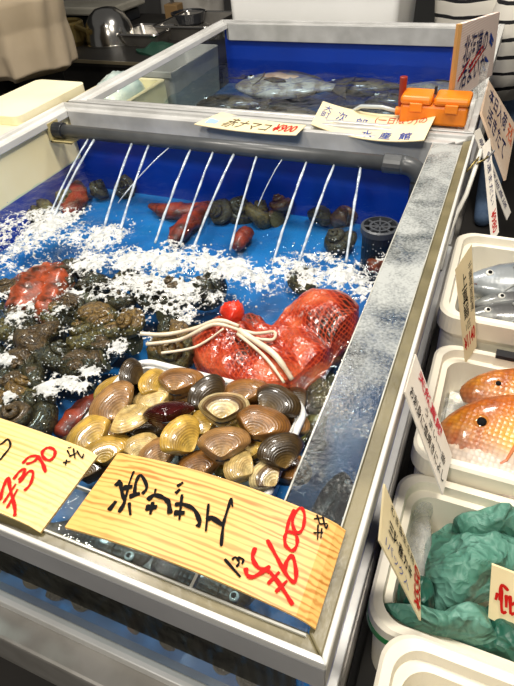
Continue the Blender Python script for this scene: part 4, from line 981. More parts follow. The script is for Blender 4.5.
def glyphs(t, surf, text, u0, v0, u1, v1, m, rot=0, bold=.018, e=.0022, shear=0.0):
    """write text into the u, v rectangle of a sheet; rot quarter turns"""
    c = bpy.data.curves.new('lettering_src', 'FONT'); c.body = text; c.offset = bold; c.resolution_u = 2; c.shear = shear
    c.space_line = .95
    o = bpy.data.objects.new('lettering_src', c); C.objects.link(o); bpy.context.view_layer.update()
    me = o.evaluated_get(bpy.context.evaluated_depsgraph_get()).to_mesh()
    V = [v.co.copy() for v in me.vertices]; F = [tuple(p.vertices) for p in me.polygons]
    bpy.data.objects.remove(o); bpy.data.curves.remove(c)
    if not V: return
    x0 = min(v.x for v in V); x1 = max(v.x for v in V); y0 = min(v.y for v in V); y1 = max(v.y for v in V)
    W = []
    for v in V:
        a = (v.x - x0) / (x1 - x0 + 1e-9); b = 1 - (v.y - y0) / (y1 - y0 + 1e-9)
        for _ in range(rot % 4): a, b = 1 - b, a
        W.append(surf(u0 + (u1 - u0) * a, v0 + (v1 - v0) * b, e))
    return mk('lettering', W, F, m, t)

# large bent pine sign
def arch(x0, x1, y0, y1, z0, h, lean=0.0):
    def s(u, v, e=0.0):
        return Vector((x0 + (x1 - x0) * u, y1 + (y0 - y1) * v, z0 + h * 4 * u * (1 - u) + lean * (1 - v) - .012 * max(0.0, (u - .93) / .07) ** 2 + e))
    return s
def px_uv(s, px, py):
    u = v = .5
    a, b, c = s(0, 0), s(1, 0), s(0, 1)
    for _ in range(8):
        z = s(u, v).z; p = at(px, py, z); u = (p.x - a.x) / (b.x - a.x); v = (p.y - a.y) / (c.y - a.y)
    return (u, v)
def traced(s, k, zoom, ox, oy, lst, scale_w):
    return [([px_uv(s, ox + x / zoom, oy + y / zoom) for x, y in pts], w * scale_w) for pts, w in lst]
SG = arch(-.648, -.105, .362, .562, .0015, .034)
t = sheet('wooden_sign', 'large bent pine sign with black lettering and red 600 price', 'sign', SG, M_wood, .007, 30, 4, 'wooden price signs')
WPX = 1 / 480
blk = traced(SG, 0, 7.343, 100, 460, [([(115, 195), (150, 150)], 2.2), ([(150, 165), (165, 250), (182, 310), (140, 390)], 2.0), ([(65, 375), (120, 305)], 2.3), ([(250, 85), (215, 180), (180, 330)], 1.1), ([(170, 210), (240, 200)], 3.0),
      ([(255, 255), (265, 170), (300, 115), (345, 200), (310, 255)], 1.7), ([(215, 275), (295, 248)], 2.6), ([(215, 315), (225, 410)], 1.5), ([(410, 215), (400, 265)], 1.0), ([(350, 300), (400, 262), (470, 285), (505, 320), (514, 400)], 2.4),
      ([(335, 355), (420, 350)], 3.2), ([(390, 310), (370, 405)], 1.7)], WPX)
blk += traced(SG, 0, 6.425, 160, 480, [([(110, 45), (150, 18)], 1.6), ([(100, 90), (130, 62)], 1.7), ([(143, 95), (125, 260)], 1.4), ([(95, 162), (150, 160), (220, 195), (255, 270), (240, 305)], 2.1), ([(90, 215), (160, 215)], 2.8),
      ([(313, 155), (295, 335)], 1.3), ([(305, 262), (330, 245), (405, 295)], 2.4), ([(460, 118), (420, 240), (405, 310), (393, 430)], 1.5), ([(460, 118), (467, 178)], .9)], WPX)
blk += traced(SG, 0, 4.283, 220, 490, [([(20, 298), (88, 375)], 1.3), ([(52, 302), (66, 290), (82, 312), (70, 332)], 1.0), ([(76, 290), (100, 300), (94, 320)], 1.0), ([(400, 186), (442, 184)], .8), ([(420, 150), (418, 216)], .8), ([(402, 126), (446, 120)], .8), ([(415, 108), (428, 150)], .8), ([(440, 115), (452, 165), (462, 150)], .8), ([(425, 148), (460, 146)], .8), ([(436, 165), (432, 210)], .7)], WPX)
ribbon(t, SG, blk, M_ink)
red = traced(SG, 0, 4.283, 220, 490, [([(345, 78), (362, 110), (355, 165), (335, 185), (314, 162), (314, 115), (345, 78)], 1.5), ([(320, 85), (300, 120), (282, 190)], 1.5), ([(290, 182), (325, 195), (330, 235), (310, 262), (282, 240), (278, 205), (290, 182)], 1.6),
      ([(202, 215), (235, 275), (285, 365), (318, 396), (326, 352), (310, 285), (284, 312), (280, 350)], 1.8), ([(152, 248), (140, 292), (165, 335), (210, 352), (255, 405), (312, 495)], 1.9), ([(110, 335), (118, 368), (150, 372), (215, 328)], 1.9), ([(205, 405), (255, 352)], 1.5), ([(238, 440), (288, 390)], 1.5)], WPX)
ribbon(t, SG, red, M_red)
# small pine sign at the left edge
S2 = arch(-1.22, -.697, .338, .545, .0015, .012)
t = sheet('wooden_sign', 'pale pine sign with red 390 price, cut by the left edge of the photo', 'sign', S2, M_woodpale, .006, 20, 4, 'wooden price signs')
ribbon(t, S2, traced(S2, 0, 5.711, 0, 430, [([(275, 103), (312, 118), (312, 150), (285, 175), (252, 162), (243, 128), (275, 103)], 1.8), ([(130, 195), (165, 158), (215, 152), (195, 182), (150, 197)], 1.6), ([(215, 150), (245, 195), (262, 245)], 2.0), ([(78, 285), (110, 242), (142, 225), (135, 255), (108, 290)], 1.6),
      ([(110, 305), (165, 240), (190, 250), (175, 310), (140, 350)], 1.6), ([(2, 405), (20, 330), (50, 275), (58, 330), (85, 440), (86, 495)], 1.8), ([(20, 420), (92, 310)], 1.3), ([(40, 450), (102, 340)], 1.3)], WPX * .95), M_red)
ribbon(t, S2, traced(S2, 0, 5.711, 0, 430, [([(-60, 60), (0, 85), (45, 55), (60, 95), (20, 150), (0, 175)], 1.2), ([(360, 190), (405, 180)], .9), ([(382, 172), (375, 205)], .9), ([(385, 118), (402, 152)], .9), ([(388, 106), (410, 100)], .8), ([(395, 155), (445, 130)], .9), ([(420, 108), (430, 165)], .9), ([(440, 120), (468, 162), (479, 138)], .9)], WPX * .95), M_ink)
# unseen start of the writing lies outside the photo, so nothing is invented there

# paper tags on the bar between the tanks
TG = surf_quad([at(222, 112, .005), at(306, 125, .005), at(296, 135, .005), at(194, 124, .005)], -.01)
t = sheet('paper_tag', 'flat cream paper tag with black lettering and red price on the tank bar', 'price tag', TG, M_paper, .004, group='paper tags on the tank bar')
glyphs(t, TG, '赤ナマコ', .22, .20, .68, .85, mat('brown_ink', (0.10, 0.07, 0.03), .5), bold=.0); glyphs(t, TG, '¥900', .72, .15, .95, .80, M_red)
boxuv = [(.03, .35), (.15, .35), (.15, .95), (.03, .95)]
ribbon(t, TG, [([(.04, .65), (.15, .65)], .03)], mat('pale_blue_sticker', (0.35, 0.5, 0.75), .5), 'sticker', .001)
T2S = surf_quad([at(323, 101, .012), at(437, 113, .05), at(424, 140, .03), at(311, 124, .008)], -.035)
t = sheet('paper_tag', 'curled cream paper tag with blue and red handwriting beside the pump', 'price tag', T2S, M_paper, .004, group='paper tags on the tank bar')
glyphs(t, T2S, '大\n町', .04, .12, .12, .62, M_blueink, bold=.0); glyphs(t, T2S, '次', .18, .20, .27, .60, M_blueink, bold=.0); glyphs(t, T2S, '郎', .36, .28, .46, .70, M_blueink, bold=.0)
glyphs(t, T2S, '(一日限り)の', .52, .14, .95, .42, M_red, bold=.0)
glyphs(t, T2S, '水  産  館', .45, .70, .88, .96, M_blueink, bold=.01)

# upright card on the pump
bl = at(452, 104, .06); br = at(492, 75, .06)
tl = atY(462, 24, bl.y); tr_ = atY(500, 12, br.y)
CF = surf_quad([tl, tr_, br, bl])
def stripe_card():
    m = mat('ribbed_card', (0.84, 0.72, 0.62), 0.6); nt = m.node_tree; N = nt.nodes; L = nt.links
    tc = N.new('ShaderNodeTexCoord'); wv = N.new('ShaderNodeTexWave'); wv.bands_direction = 'Z'; wv.inputs['Scale'].default_value = 70; L.new(tc.outputs['Object'], wv.inputs['Vector'])
    r = N.new('ShaderNodeValToRGB'); r.color_ramp.elements[0].color = (0.72, 0.50, 0.42, 1); r.color_ramp.elements[1].color = (0.88, 0.80, 0.74, 1); L.new(wv.outputs['Fac'], r.inputs[0]); L.new(r.outputs[0], N['Principled BSDF'].inputs['Base Color']); return m
M_rib = stripe_card()
t = sheet('upright_card', 'upright pinkish ribbed card with dark blue writing standing above the orange pump', 'sign', CF, M_rib, .022, 4, 4)
glyphs(t, CF, '北海道の\n活まいか', .12, .16, .74, .86, M_navyink, bold=.008)
ribbon(t, CF, [([(.06, .72), (.30, .50)], .006), ([(.30, .62), (.62, .40)], .006), ([(.34, .70), (.66, .46)], .006)], M_red)
ribbon(t, CF, [([(.78, .28), (.90, .42)], .008), ([(.78, .36), (.88, .48)], .008), ([(.72, .62), (.82, .72)], .008), ([(.68, .74), (.78, .84)], .008)], M_blueink)
G().tube([CF(-.004, 0, -.011), CF(-.004, 1, -.011)], .014, 4).go('cut_edge', M_tan, t)
# stand of clear plastic that holds it
p = at(478, 90, .03)
t = thing('card_clip', 'clear plastic card clip fixed to the tank edge under the upright card', 'clip', (p.x, p.y, 0))
G().box(p.x - .03, p.x + .03, p.y - .02, p.y - .012, .0, .17).go('clip_plate', M_film, t)
G().tube([(p.x, p.y - .03, .0), (p.x - .01, p.y - .05, .05), (p.x - .04, p.y - .10, .06), (p.x - .07, p.y - .16, .02), (p.x - .07, p.y - .2, -.03)], .010, 8).go('clip_hook', M_film, t, smooth=True)
# leaning card at the right edge
CG = surf_quad([at(489, 80, .0), at(516, 126, -.30), at(506, 180, -.30), at(482, 113, .0)])
t = sheet('leaning_card', 'pinkish card with dark blue writing leaning off the tank side by the striped shirt', 'sign', CG, mat('pink_card', (0.74, 0.54, 0.38), 0.6, 0, (0.78, 0.62, 0.48), 20), .012)
glyphs(t, CG, '本日入荷', .08, .10, .70, .46, M_navyink, bold=.01); glyphs(t, CG, '活きたて', .14, .54, .80, .90, M_navyink, bold=.01); glyphs(t, CG, '天然', .76, .12, .96, .48, mat('orange_ink', (0.7, 0.14, 0.04), .5))
# two thin slips hanging from the tank side
CH = surf_quad([at(480, 128, -.02), at(511, 212, -.42), at(507, 220, -.42), at(473, 132, -.02)])
t = sheet('paper_slip', 'narrow white paper slip hanging behind another by the hook', 'price slip', CH, M_paperw, .004, group='paper slips on the tank side')
glyphs(t, CH, '朝どれ産地直送', .1, .25, .9, .75, M_navyink, bold=0)
CI = surf_quad([at(490, 138, -.08), at(499, 232, -.30), at(492, 243, -.30), at(483, 146, -.08)])
t = sheet('paper_slip', 'narrow white paper slip with red price at its tip above the silver fish', 'price slip', CI, M_paperw, .004, group='paper slips on the tank side')
glyphs(t, CI, '特選まだい', .12, .25, .68, .75, M_navyink, bold=0); glyphs(t, CI, '¥980', .74, .2, .94, .85, M_red)
# slips at the boxes
CA = surf_quad([atY(455, 270, 1.53), atY(471.6, 244.5, 1.535), atY(476.5, 347, 1.50), atY(465, 364, 1.495)])
t = sheet('paper_slip', 'cream slip with black writing and red 1140 price on the silver fish box', 'price slip', CA, M_paper, .004, group='paper slips on the tank side')
glyphs(t, CA, '上\n真\n鰯', .28, .14, .62, .58, M_ink, bold=.01); glyphs(t, CA, '千\n葉\n県\n産\n朝\n獲', .74, .12, .96, .58, M_ink, bold=.0)
glyphs(t, CA, '1匹', .35, .62, .68, .70, M_ink, bold=0); glyphs(t, CA, '¥1140', .12, .73, .95, .88, M_red, bold=.03)
CB = surf_quad([at(416, 354, -.01), at(452, 455, -.27), at(443, 495, -.27), at(405, 392, -.01)])
t = sheet('paper_slip', 'white slip with black and red writing leaning in front of the sea bream', 'price slip', CB, M_paperw, .004, group='paper slips on the tank side')
glyphs(t, CB, '天然真鯛', .12, .06, .72, .30, mat('pink_ink', (0.55, 0.02, 0.05), .6), bold=.02); glyphs(t, CB, 'うまい一番', .36, .38, .90, .56, M_ink, bold=.0); glyphs(t, CB, 'お刺身に塩焼きによし', .06, .64, .94, .88, M_ink, bold=.01)
CC = surf_quad([at(385, 484, -.02), at(420, 573, -.30), at(421, 621, -.33), at(380, 541, -.10)])
t = sheet('paper_slip', 'cream slip with black, blue and red writing leaning over the green paper', 'price slip', CC, M_paper, .005, group='paper slips on the tank side')
glyphs(t, CC, 'むき身生食用', .16, .06, .78, .22, M_ink, bold=0.01); glyphs(t, CC, '三陸産カキ', .14, .36, .74, .62, M_ink, bold=.02); glyphs(t, CC, '1パック入', .10, .74, .66, .92, M_blueink, bold=0); glyphs(t, CC, '¥550', .80, .08, .97, .92, M_red, rot=3, bold=.02)
CD = surf_quad([at(491.7, 564.7, -.24), at(575, 597, -.24), at(575, 661, -.36), at(488, 617.7, -.36)])
t = sheet('wooden_slip', 'pale wooden slip with red lettering stuck in the green paper', 'price slip', CD, M_paper, .008, group='paper slips on the tank side')
def duv(x, y): return ((480 + x / 8.58 - 490) / 84, (y / 8.58 - 5 - (x / 8.58 - 10) * .39) / 53)
ribbon(t, CD, [([duv(155, 275), duv(140, 335)], .0036), ([duv(180, 340), duv(178, 285), duv(188, 208), duv(245, 258)], .0036), ([duv(185, 240), duv(200, 425), duv(240, 428)], .0036), ([duv(230, 290), duv(235, 395)], .0036), ([duv(262, 295), duv(275, 450)], .0036), ([duv(275, 370), duv(310, 350)], .0036), ([duv(275, 450), duv(330, 430)], .0036)], M_red)

# ------------------------------------------------------------------ orange pump, cord, tube
px0, px1, py0, py1 = -.440, -.125, 2.765, 2.90
t = thing('battery_pump', 'orange plastic air pump case with two lids on the tank bar', 'air pump', ((px0 + px1) / 2, (py0 + py1) / 2, 0))
boxp('case', px0, px1, py0, py1, 0.001, .093, M_orange, t, bevel=.012)
xm = px0 + .15
boxp('lid', px0 - .004, xm - .004, py0 - .006, py1 + .004, .094, .132, M_orange, t, bevel=.014)
boxp('lid', xm + .004, px1 + .004, py0 - .006, py1 + .004, .094, .132, M_orange, t, bevel=.014)
for a, b in ((px0 + .045, px0 + .105), (xm + .06, xm + .12)): boxp('latch', a, b, py0 - .016, py0 - .004, .066, .106, M_orange, t, bevel=.004)
G().tube([(px0 - .03, py0 + .06, .04), (px0 + .01, py0 + .06, .04)], .02, 10).go('nozzle', M_orange, t)
G().tube([(px0 - .012, py0 + .10, .05), (px0 - .014, py0 + .10, .19)], [.016, .020], 10).go('knob', mat('dark_red_knob', (0.25, 0.02, 0.01), .35), t, bevel=.004)
boxp('button', xm - .006, xm + .006, py0 + .05, py0 + .07, .130, .165, M_black, t)
o = G().tube([(px0 - .03, py0 + .06, .04), (px0 - .10, py0 + .07, .05), (px0 - .22, py0 + .12, .03), (px0 - .32, py0 + .22, -.05), (px0 - .36, py0 + .32, -.28)], .010, 8).go('air_hose', mat('hose_clear', (0.5, 0.55, 0.56), .2, coat=.5), smooth=True); props(o, 'clear air hose curving from the orange pump into the rear tank', 'hose')
# white cord with hook down the tank side
cpts = [at(481, 150, .0), at(474, 172, -.05), at(466, 195, -.10), at(456, 215, -.15), at(447, 240, -.20), at(440, 270, -.25)]
o = G().tube(cpts, .010, 8).go('white_cord', mat('cord_white', (0.7, 0.68, 0.62), .4), smooth=True); props(o, 'white cord hanging down the outer side of the front tank', 'cord')
t = thing('wire_hook', 'twisted brass wire hook holding the white cord', 'hook', at(478, 160, -.03))
G().tube([at(466, 172, -.05), at(474, 163, -.02), at(479, 157, -.01), at(477, 163, -.02), at(484, 160, -.02), at(493, 152, -.02)], .005, 6).go('wire', mat('brass_wire', (0.35, 0.27, 0.10), .35, .8), t, smooth=True)
G().tube([at(488, 157, -.02), at(494, 151, -.02)], .006, 6).go('wire_end', M_alu, t)
# ------------------------------------------------------------------ left side and background
t = thing('foam_crate', 'tall cream foam box standing against the left side of the front tank', 'foam box', (-2.73, 1.9, -.66))
rr = lambda x0, x1, y0, y1, z: rrect(x0, x1, y0, y1, .05, z)
G().loft([rr(-3.0, -2.475, 0.9, 2.46, -.66), rr(-3.0, -2.475, 0.9, 2.46, -.06)]).go('box_body', M_cream, t)
G().loft([rr(-3.01, -2.468, .89, 2.47, -.058), rr(-3.01, -2.468, .89, 2.47, -.015)]).go('box_lid', M_cream, t)
o = G().loft([rr(-2.98, -2.47, 2.48, 3.0, -.66), rr(-2.98, -2.47, 2.48, 3.0, -.06)]).go('foam_crate', M_cream); props(o, 'cream foam box between the tall cream box and the rear tank', 'foam box')
o = G().loft([rr(-2.86, -2.47, 2.32, 2.97, -.013), rr(-2.86, -2.47, 2.32, 2.97, .035)]).go('foam_slab', mat('pale_cream_foam', (0.86, 0.77, 0.50), .7, 0, (.90, .83, .58), 6)); props(o, 'pale cream foam slab lying across the two cream boxes', 'foam slab')
o = boxp('side_table', -3.2, -2.62, .7, 5.0, -.74, -.665, M_dark); props(o, 'dark low shelf carrying the cream boxes beside the tanks', 'shelf')
for nm, x0, x1, y0, y1, zt, lab in (('foam_crate', -2.98, -2.48, 3.02, 3.95, -.22, 'low open cream foam box outside the left pane of the rear tank'),):
    t = thing(nm, lab, 'foam box', ((x0 + x1) / 2, (y0 + y1) / 2, -.66))
    r = .05
    G().loft([rrect(x0, x1, y0, y1, r, -.66), rrect(x0, x1, y0, y1, r, zt), rrect(x0 + .04, x1 - .04, y0 + .04, y1 - .04, r, zt), rrect(x0 + .05, x1 - .05, y0 + .05, y1 - .05, r, zt - .1)]).go('box_body', M_cream, t)
c = Vector((-2.72, 3.62, 0)); b = [c + Vector((.19 * math.cos(a), .26 * math.sin(a), 0)) for a in [2 * math.pi * k / 12 for k in range(12)]]
V, F = pillow(b, c, -.32, lambda x, y, r: .22 * max(0, 1 - r * r) ** .5 + .02 * fbm(x * 12, y * 12), 14, 4)
o = mk('ice_bag', V, F, mat('bluish_bag', (0.42, 0.55, 0.52), .3, 0, (.7, .76, .70), 18, .4, 40, coat=.4), smooth=True); props(o, 'round pale blue green bag in the low cream box', 'bag')
# grey crate behind
t = thing('grey_crate', 'grey plastic crate beyond the left pane of the rear tank', 'crate', (-2.8, 4.5, -.66))
M_crate = mat('grey_crate', (0.40, 0.40, 0.38), .4, .0, (.50, .50, .48), 12)
x0, x1, y0, y1 = -2.88, -2.50, 4.05, 4.97
G().loft([rrect(x0 + .04, x1 - .02, y0 + .02, y1 - .02, .04, -.66), rrect(x0, x1, y0, y1, .04, -.21), rrect(x0 + .02, x1 - .02, y0 + .02, y1 - .02, .04, -.21), rrect(x0 + .06, x1 - .04, y0 + .04, y1 - .04, .04, -.62)]).go('crate_body', M_crate, t)
boxp('crate_rim', x0 - .01, x1 + .01, y0 - .012, y0 + .012, -.24, -.20, M_crate, t)
# white foam box behind the rear tank
t = thing('foam_box', 'large closed white foam box behind the rear tank', 'foam box', (-1.6, 5.4, -1.2))
M_wf = mat('bright_white_foam', (0.86, 0.86, 0.84), .6, 0, (.90, .90, .88), 5)
G().loft([rrect(-2.36, -.93, 5.06, 5.95, .05, -1.2), rrect(-2.40, -.90, 5.04, 5.97, .05, .17)]).go('box_body', M_wf, t)
G().loft([rrect(-2.42, -.88, 5.03, 5.99, .06, .18), rrect(-2.42, -.88, 5.03, 5.99, .06, .36)]).go('box_lid', M_wf, t, bevel=.01)
o = boxp('rear_stand', -2.5, -.8, 5.04, 6.0, FL, -1.2, M_dark); props(o, 'dark stand under the large white foam box', 'stand')

# black back counter with steelware
t = thing('back_counter', 'black counter with steel edge behind the left of the tanks', 'counter', (-4.4, 5.8, FL))
boxp('counter_top', -7.0, -2.55, 5.0, 7.2, -.46, -.40, M_dark, t)
boxp('counter_edge', -7.0, -2.55, 4.985, 5.0, -.43, -.40, mat('brass_edge', (.30, .25, .16), .35, .6), t)
boxp('counter_front', -7.0, -2.6, 5.05, 5.1, FL, -.46, M_dark, t)
CZ = -.40
c = at(112, 42, CZ)
t = thing('steel_bowl', 'upturned shiny steel bowl on the black counter', 'bowl', (c.x, c.y, CZ))
prof = [(.29, 0), (.285, .02), (.275, .10), (.245, .20), (.19, .28), (.12, .33), (.05, .345), (.01, .35)]
M_shiny = mat('shiny_steel', (.62, .60, .56), .18, 1.0, (.72, .70, .66), 8)
G().lathe(prof, (c.x, c.y, CZ), 36).go('bowl_body', M_shiny, t, smooth=True)
G().lathe([(.29, 0), (.315, 0), (.315, .02), (.29, .02)], (c.x, c.y, CZ), 36, ring=True).go('bowl_rim', M_shiny, t)
p = at(76, 46, CZ)
t = thing('brass_pot', 'small brass coloured pot half behind the steel bowl', 'pot', (p.x, p.y, CZ))
G().lathe([(.16, 0), (.19, .05), (.19, .22), (.17, .24), (.15, .22), (.15, .05)], (p.x - .1, p.y + .05, CZ), 24).go('pot_body', mat('brass', (.30, .22, .08), .3, .8), t, smooth=False)
G().tube([(p.x + .05, p.y, CZ + .2), (p.x + .25, p.y - .05, CZ + .16)], .03, 8).go('handle', mat('brass', (.3, .22, .08)), t)
def steel_tray(label, px, py, z, wx, wy, h, m=M_steel, rot=0.0):
    c = at(px, py, z); x0, x1, y0, y1 = c.x - wx / 2, c.x + wx / 2, c.y - wy / 2, c.y + wy / 2
    t = thing('steel_tray', label, 'tray', (c.x, c.y, z), 'steel trays on the back counter')
    G().loft([rrect(x0 + .05, x1 - .05, y0 + .05, y1 - .05, .05, z), rrect(x0, x1, y0, y1, .06, z + h), rrect(x0 + .025, x1 - .025, y0 + .025, y1 - .025, .05, z + h), rrect(x0 + .06, x1 - .06, y0 + .06, y1 - .06, .05, z + .03)]).go('tray_body', m, t)
    rim = rrect(x0, x1, y0, y1, .06, z + h); G().tube(rim + [rim[0]], .014, 6).go('tray_rim', M_shiny, t)
    return t
steel_tray('steel tray on the black counter right of the bowl', 150, 42, CZ, .50, .50, .12)
steel_tray('larger steel tray behind the rear tank rail', 198, 33, CZ, .7, .8, .14)
# weighing scale standing behind the bowl
c = at(100, 22, CZ)
t = thing('weighing_scale', 'flat weighing scale with steel plate behind the bowl', 'scale', (c.x, c.y, CZ))
boxp('scale_body', c.x - .45, c.x + .45, c.y - .3, c.y + .3, CZ, CZ + .12, M_black, t, bevel=.02)
boxp('scale_plate', c.x - .52, c.x + .52, c.y - .42, c.y + .36, CZ + .15, CZ + .24, mat('scale_plate', (.5, .47, .38), .35, .3, (.6, .57, .48), 10), t, bevel=.02)
boxp('scale_neck', c.x - .1, c.x + .1, c.y - .1, c.y + .1, CZ + .12, CZ + .15, M_black, t)
p = at(160, 52, CZ)
b = [Vector((p.x + .28 * math.cos(a), p.y + .16 * math.sin(a), 0)) for a in [2 * math.pi * k / 9 for k in range(9)]]
V, F = pillow(b, p, CZ, lambda x, y, r: .07 * (1 - r * r) + .03 * ridged(x, y, 6, 1), 10, 4); o = mk('green_cloth', V, F, mat('dark_green_cloth', (.008, .05, .03), .7)); props(o, 'dark green cloth lying in front of the trays', 'cloth')
p = at(176, 24, CZ)
t = thing('wooden_block', 'small wooden block with a blade upright behind the trays', 'block', (p.x, p.y, CZ)); boxp('block', p.x - .09, p.x + .09, p.y - .08, p.y + .08, CZ, CZ + .22, mat('block_wood', (.28, .17, .07), .6), t, bevel=.01); boxp('blade', p.x - .02, p.x + .0, p.y - .03, p.y + .03, CZ + .22, CZ + .7, M_steel, t)
p = at(190, 27, CZ)
o = G().lathe([(.10, 0), (.18, .06), (.21, .16), (.19, .16), (.16, .07), (.02, .04)], (p.x, p.y, CZ), 24).go('black_bowl', M_black); props(o, 'small black bowl behind the larger steel tray', 'bowl')
# grey cabinet backdrop
t = thing('grey_cabinet', 'grey steel cabinet with panel doors in the background', 'cabinet', (-4.6, 9.4, FL))
M_cab = mat('cabinet_grey', (.16, .155, .15), .5, .2, (.21, .205, .20), 4)
boxp('cabinet_body', -6.2, -2.9, 9.1, 9.9, FL, 2.4, M_cab, t)
for k in range(4): boxp('door', -6.15 + k * .82, -5.37 + k * .82, 9.07, 9.1, FL + .2, 2.3, M_cab, t, bevel=.01)

# ------------------------------------------------------------------ people
def figure(t, joints, edges, m, name='body'):
    """joints: (x, y, z, r) in drawing units; one continuous skinned surface"""
    me = bpy.data.meshes.new(name); org = ORG[t.name]
    me.from_pydata([tuple((Vector(j[:3]) - org) * S) for j in joints], edges, []); me.update()
    o = bpy.data.objects.new(name, me); C.objects.link(o); o.parent = t
    sk = o.modifiers.new('skin', 'SKIN'); sk.use_smooth_shade = True
    for i, j in enumerate(joints):
        r = j[3] if isinstance(j[3], tuple) else (j[3], j[3]); me.skin_vertices[0].data[i].radius = (r[0] * S, r[1] * S)
    me.skin_vertices[0].data[0].use_root = True
    ss = o.modifiers.new('sub', 'SUBSURF'); ss.levels = 2; ss.render_levels = 2
    me.materials.append(m); return o
M_skin = mat('skin', (.55, .33, .22), .5, 0, (.60, .37, .25), 20, sss=.1)
M_trous = mat('dark_trousers', (.008, .008, .010), .7)
M_jeans = mat('blue_jeans', (.10, .17, .30), .7, 0, (.14, .22, .36), 60)
M_hair = mat('dark_hair', (.01, .008, .007), .5)
def person(label, x, y, face, m_leg):
    t = thing('person', label, 'person', (x, y, FL))
    c, s = math.cos(face), math.sin(face)
    def P(a, b, z, r): return (x + a * c - b * s, y + a * s + b * c, FL + z, r)
    J = [P(0, 0, 2.15, .36), P(0, 0, 2.6, .32), P(0, .02, 3.05, .38), P(0, .02, 3.36, .20), P(0, 0, 3.52, .14), P(0, -.03, 3.70, .21), P(0, -.03, 3.95, .20),
         P(.22, 0, 2.0, .24), P(.24, -.02, 1.1, .16), P(.25, .03, .15, .11), P(.26, -.25, .06, .09), P(-.22, 0, 2.0, .24), P(-.24, -.02, 1.1, .16), P(-.25, .03, .15, .11), P(-.26, -.25, .06, .09)]
    E = [(0, 1), (1, 2), (2, 3), (3, 4), (4, 5), (5, 6), (0, 7), (7, 8), (8, 9), (9, 10), (0, 11), (11, 12), (12, 13), (13, 14)]
    return t, J, E, P
def arm(J, E, P, side, sh, el, wr):
    n = len(J); J += [P(*sh, .15), P(*el, .12), P(*wr, .085), P(wr[0] + .01 * side, wr[1] - .06, wr[2] - .16, .08)]; E += [(2, n), (n, n + 1), (n + 1, n + 2), (n + 2, n + 3)]
    b = n + 3; q = J[b]
    for k in range(4):
        m_ = len(J); o = (k - 1.5) * .045; ln = (.15, .19, .18, .13)[k]
        J.append((q[0] + o, q[1] - .02, q[2] - .07, .024)); J.append((q[0] + o, q[1] - .05, q[2] - .07 - ln * .6, .022)); J.append((q[0] + o, q[1] - .03, q[2] - .07 - ln, .018)); E += [(b, m_), (m_, m_ + 1), (m_ + 1, m_ + 2)]
    m_ = len(J); J.append((q[0] - .09 * side, q[1] - .03, q[2] - .02, .026)); J.append((q[0] - .11 * side, q[1] - .05, q[2] - .12, .022)); E += [(b, m_), (m_, m_ + 1)]
def head_parts(t, P):
    hc = P(0, -.03, 3.83, .2); h = Vector(hc[:3])
    R = []
    for i in range(8):
        a = math.pi * (.02 + .60 * i / 7); r = .235 * math.sin(a); R.append([h + Vector((r * math.cos(b), r * 1.1 * math.sin(b) + .03, .255 * math.cos(a) + .03)) for b in [2 * math.pi * k / 18 for k in range(18)]])
    G().loft(R).go('hair', M_hair, t, smooth=True)
    f = P(0, -.24, 3.78, 0); G().tube([Vector(P(0, -.20, 3.82, 0)[:3]), Vector(P(0, -.265, 3.74, 0)[:3])], [.02, .035], 8).go('nose', M_skin, t, smooth=True)
    for sd in (-1, 1):
        e = P(.075 * sd, -.20, 3.83, 0); G().lathe([(.001, -.026), (.02, -.018), (.026, 0), (.02, .018), (.001, .026)], e[:3], 10).go('eye', M_paperw, t, smooth=True)
        e = P(.21 * sd, .0, 3.80, 0); G().lathe([(.001, -.06), (.035, -.03), (.04, .02), (.001, .06)], e[:3], 10).go('ear', M_skin, t, smooth=True)
    G().tube([Vector(P(-.06, -.215, 3.66, 0)[:3]), Vector(P(0, -.235, 3.655, 0)[:3]), Vector(P(.06, -.215, 3.66, 0)[:3])], .014, 6).go('mouth', mat('lips', (.45, .16, .12), .5), t, smooth=True)
def cloth_loft(t, name, m, secs, n=40, folds=.02, seed=0, subs=0):
    """secs: (cx, cy, z, rx, ry)"""
    R = []
    for i in range(len(secs) - 1):
        for k in range(5):
            s = k / 5; a, b = secs[i], secs[i + 1]; q = [a[j] + (b[j] - a[j]) * (s * s * (3 - 2 * s)) for j in range(5)]; R.append(q)
    R.append(list(secs[-1])); rings = []
    for cx, cy, z, rx, ry in R:
        rings.append([Vector((cx + rx * math.cos(b) * (1 + folds * 2 * noise.noise(Vector((3 * math.cos(b), 3 * math.sin(b), z * 1.2 + seed)))), cy + ry * math.sin(b) * (1 + folds * 2 * noise.noise(Vector((3 * math.cos(b), 3 * math.sin(b), z * 1.2 + seed + 3)))),
                               z + folds * .5 * noise.noise(Vector((2 * b, z, seed)))) ) for b in [2 * math.pi * k / n for k in range(n)]])
    return G().loft(rings).go(name, m, t, smooth=True)
# seller in beige smock at the left
X, Yp = -3.98, 3.95
t, J, E, P = person('person in a beige smock standing behind the cream boxes, head out of frame', X, Yp, 0.0, M_trous)
arm(J, E, P, 1, (.40, .02, 3.05), (.52, .10, 2.9), (.30, -.36, 3.0)); arm(J, E, P, -1, (-.40, .02, 3.05), (-.52, .10, 2.9), (-.30, -.36, 3.0))
figure(t, J, E, M_trous)
M_beige = mat('beige_cloth', (.40, .32, .22), .8, 0, (.48, .39, .28), 5, .5, 9)
cloth_loft(t, 'smock', M_beige, [(X, Yp, -.20, .48, .42), (X + .01, Yp, -.16, .535, .46), (X - .02, Yp, .0, .56, .47), (X, Yp, .15, .53, .45), (X, Yp, .35, .56, .47), (X, Yp, .55, .53, .44), (X, Yp, .9, .52, .40), (X, Yp, 1.2, .50, .32), (X, Yp, 1.36, .22, .2)], 64, .10, 1.0)
head_parts(t, P)
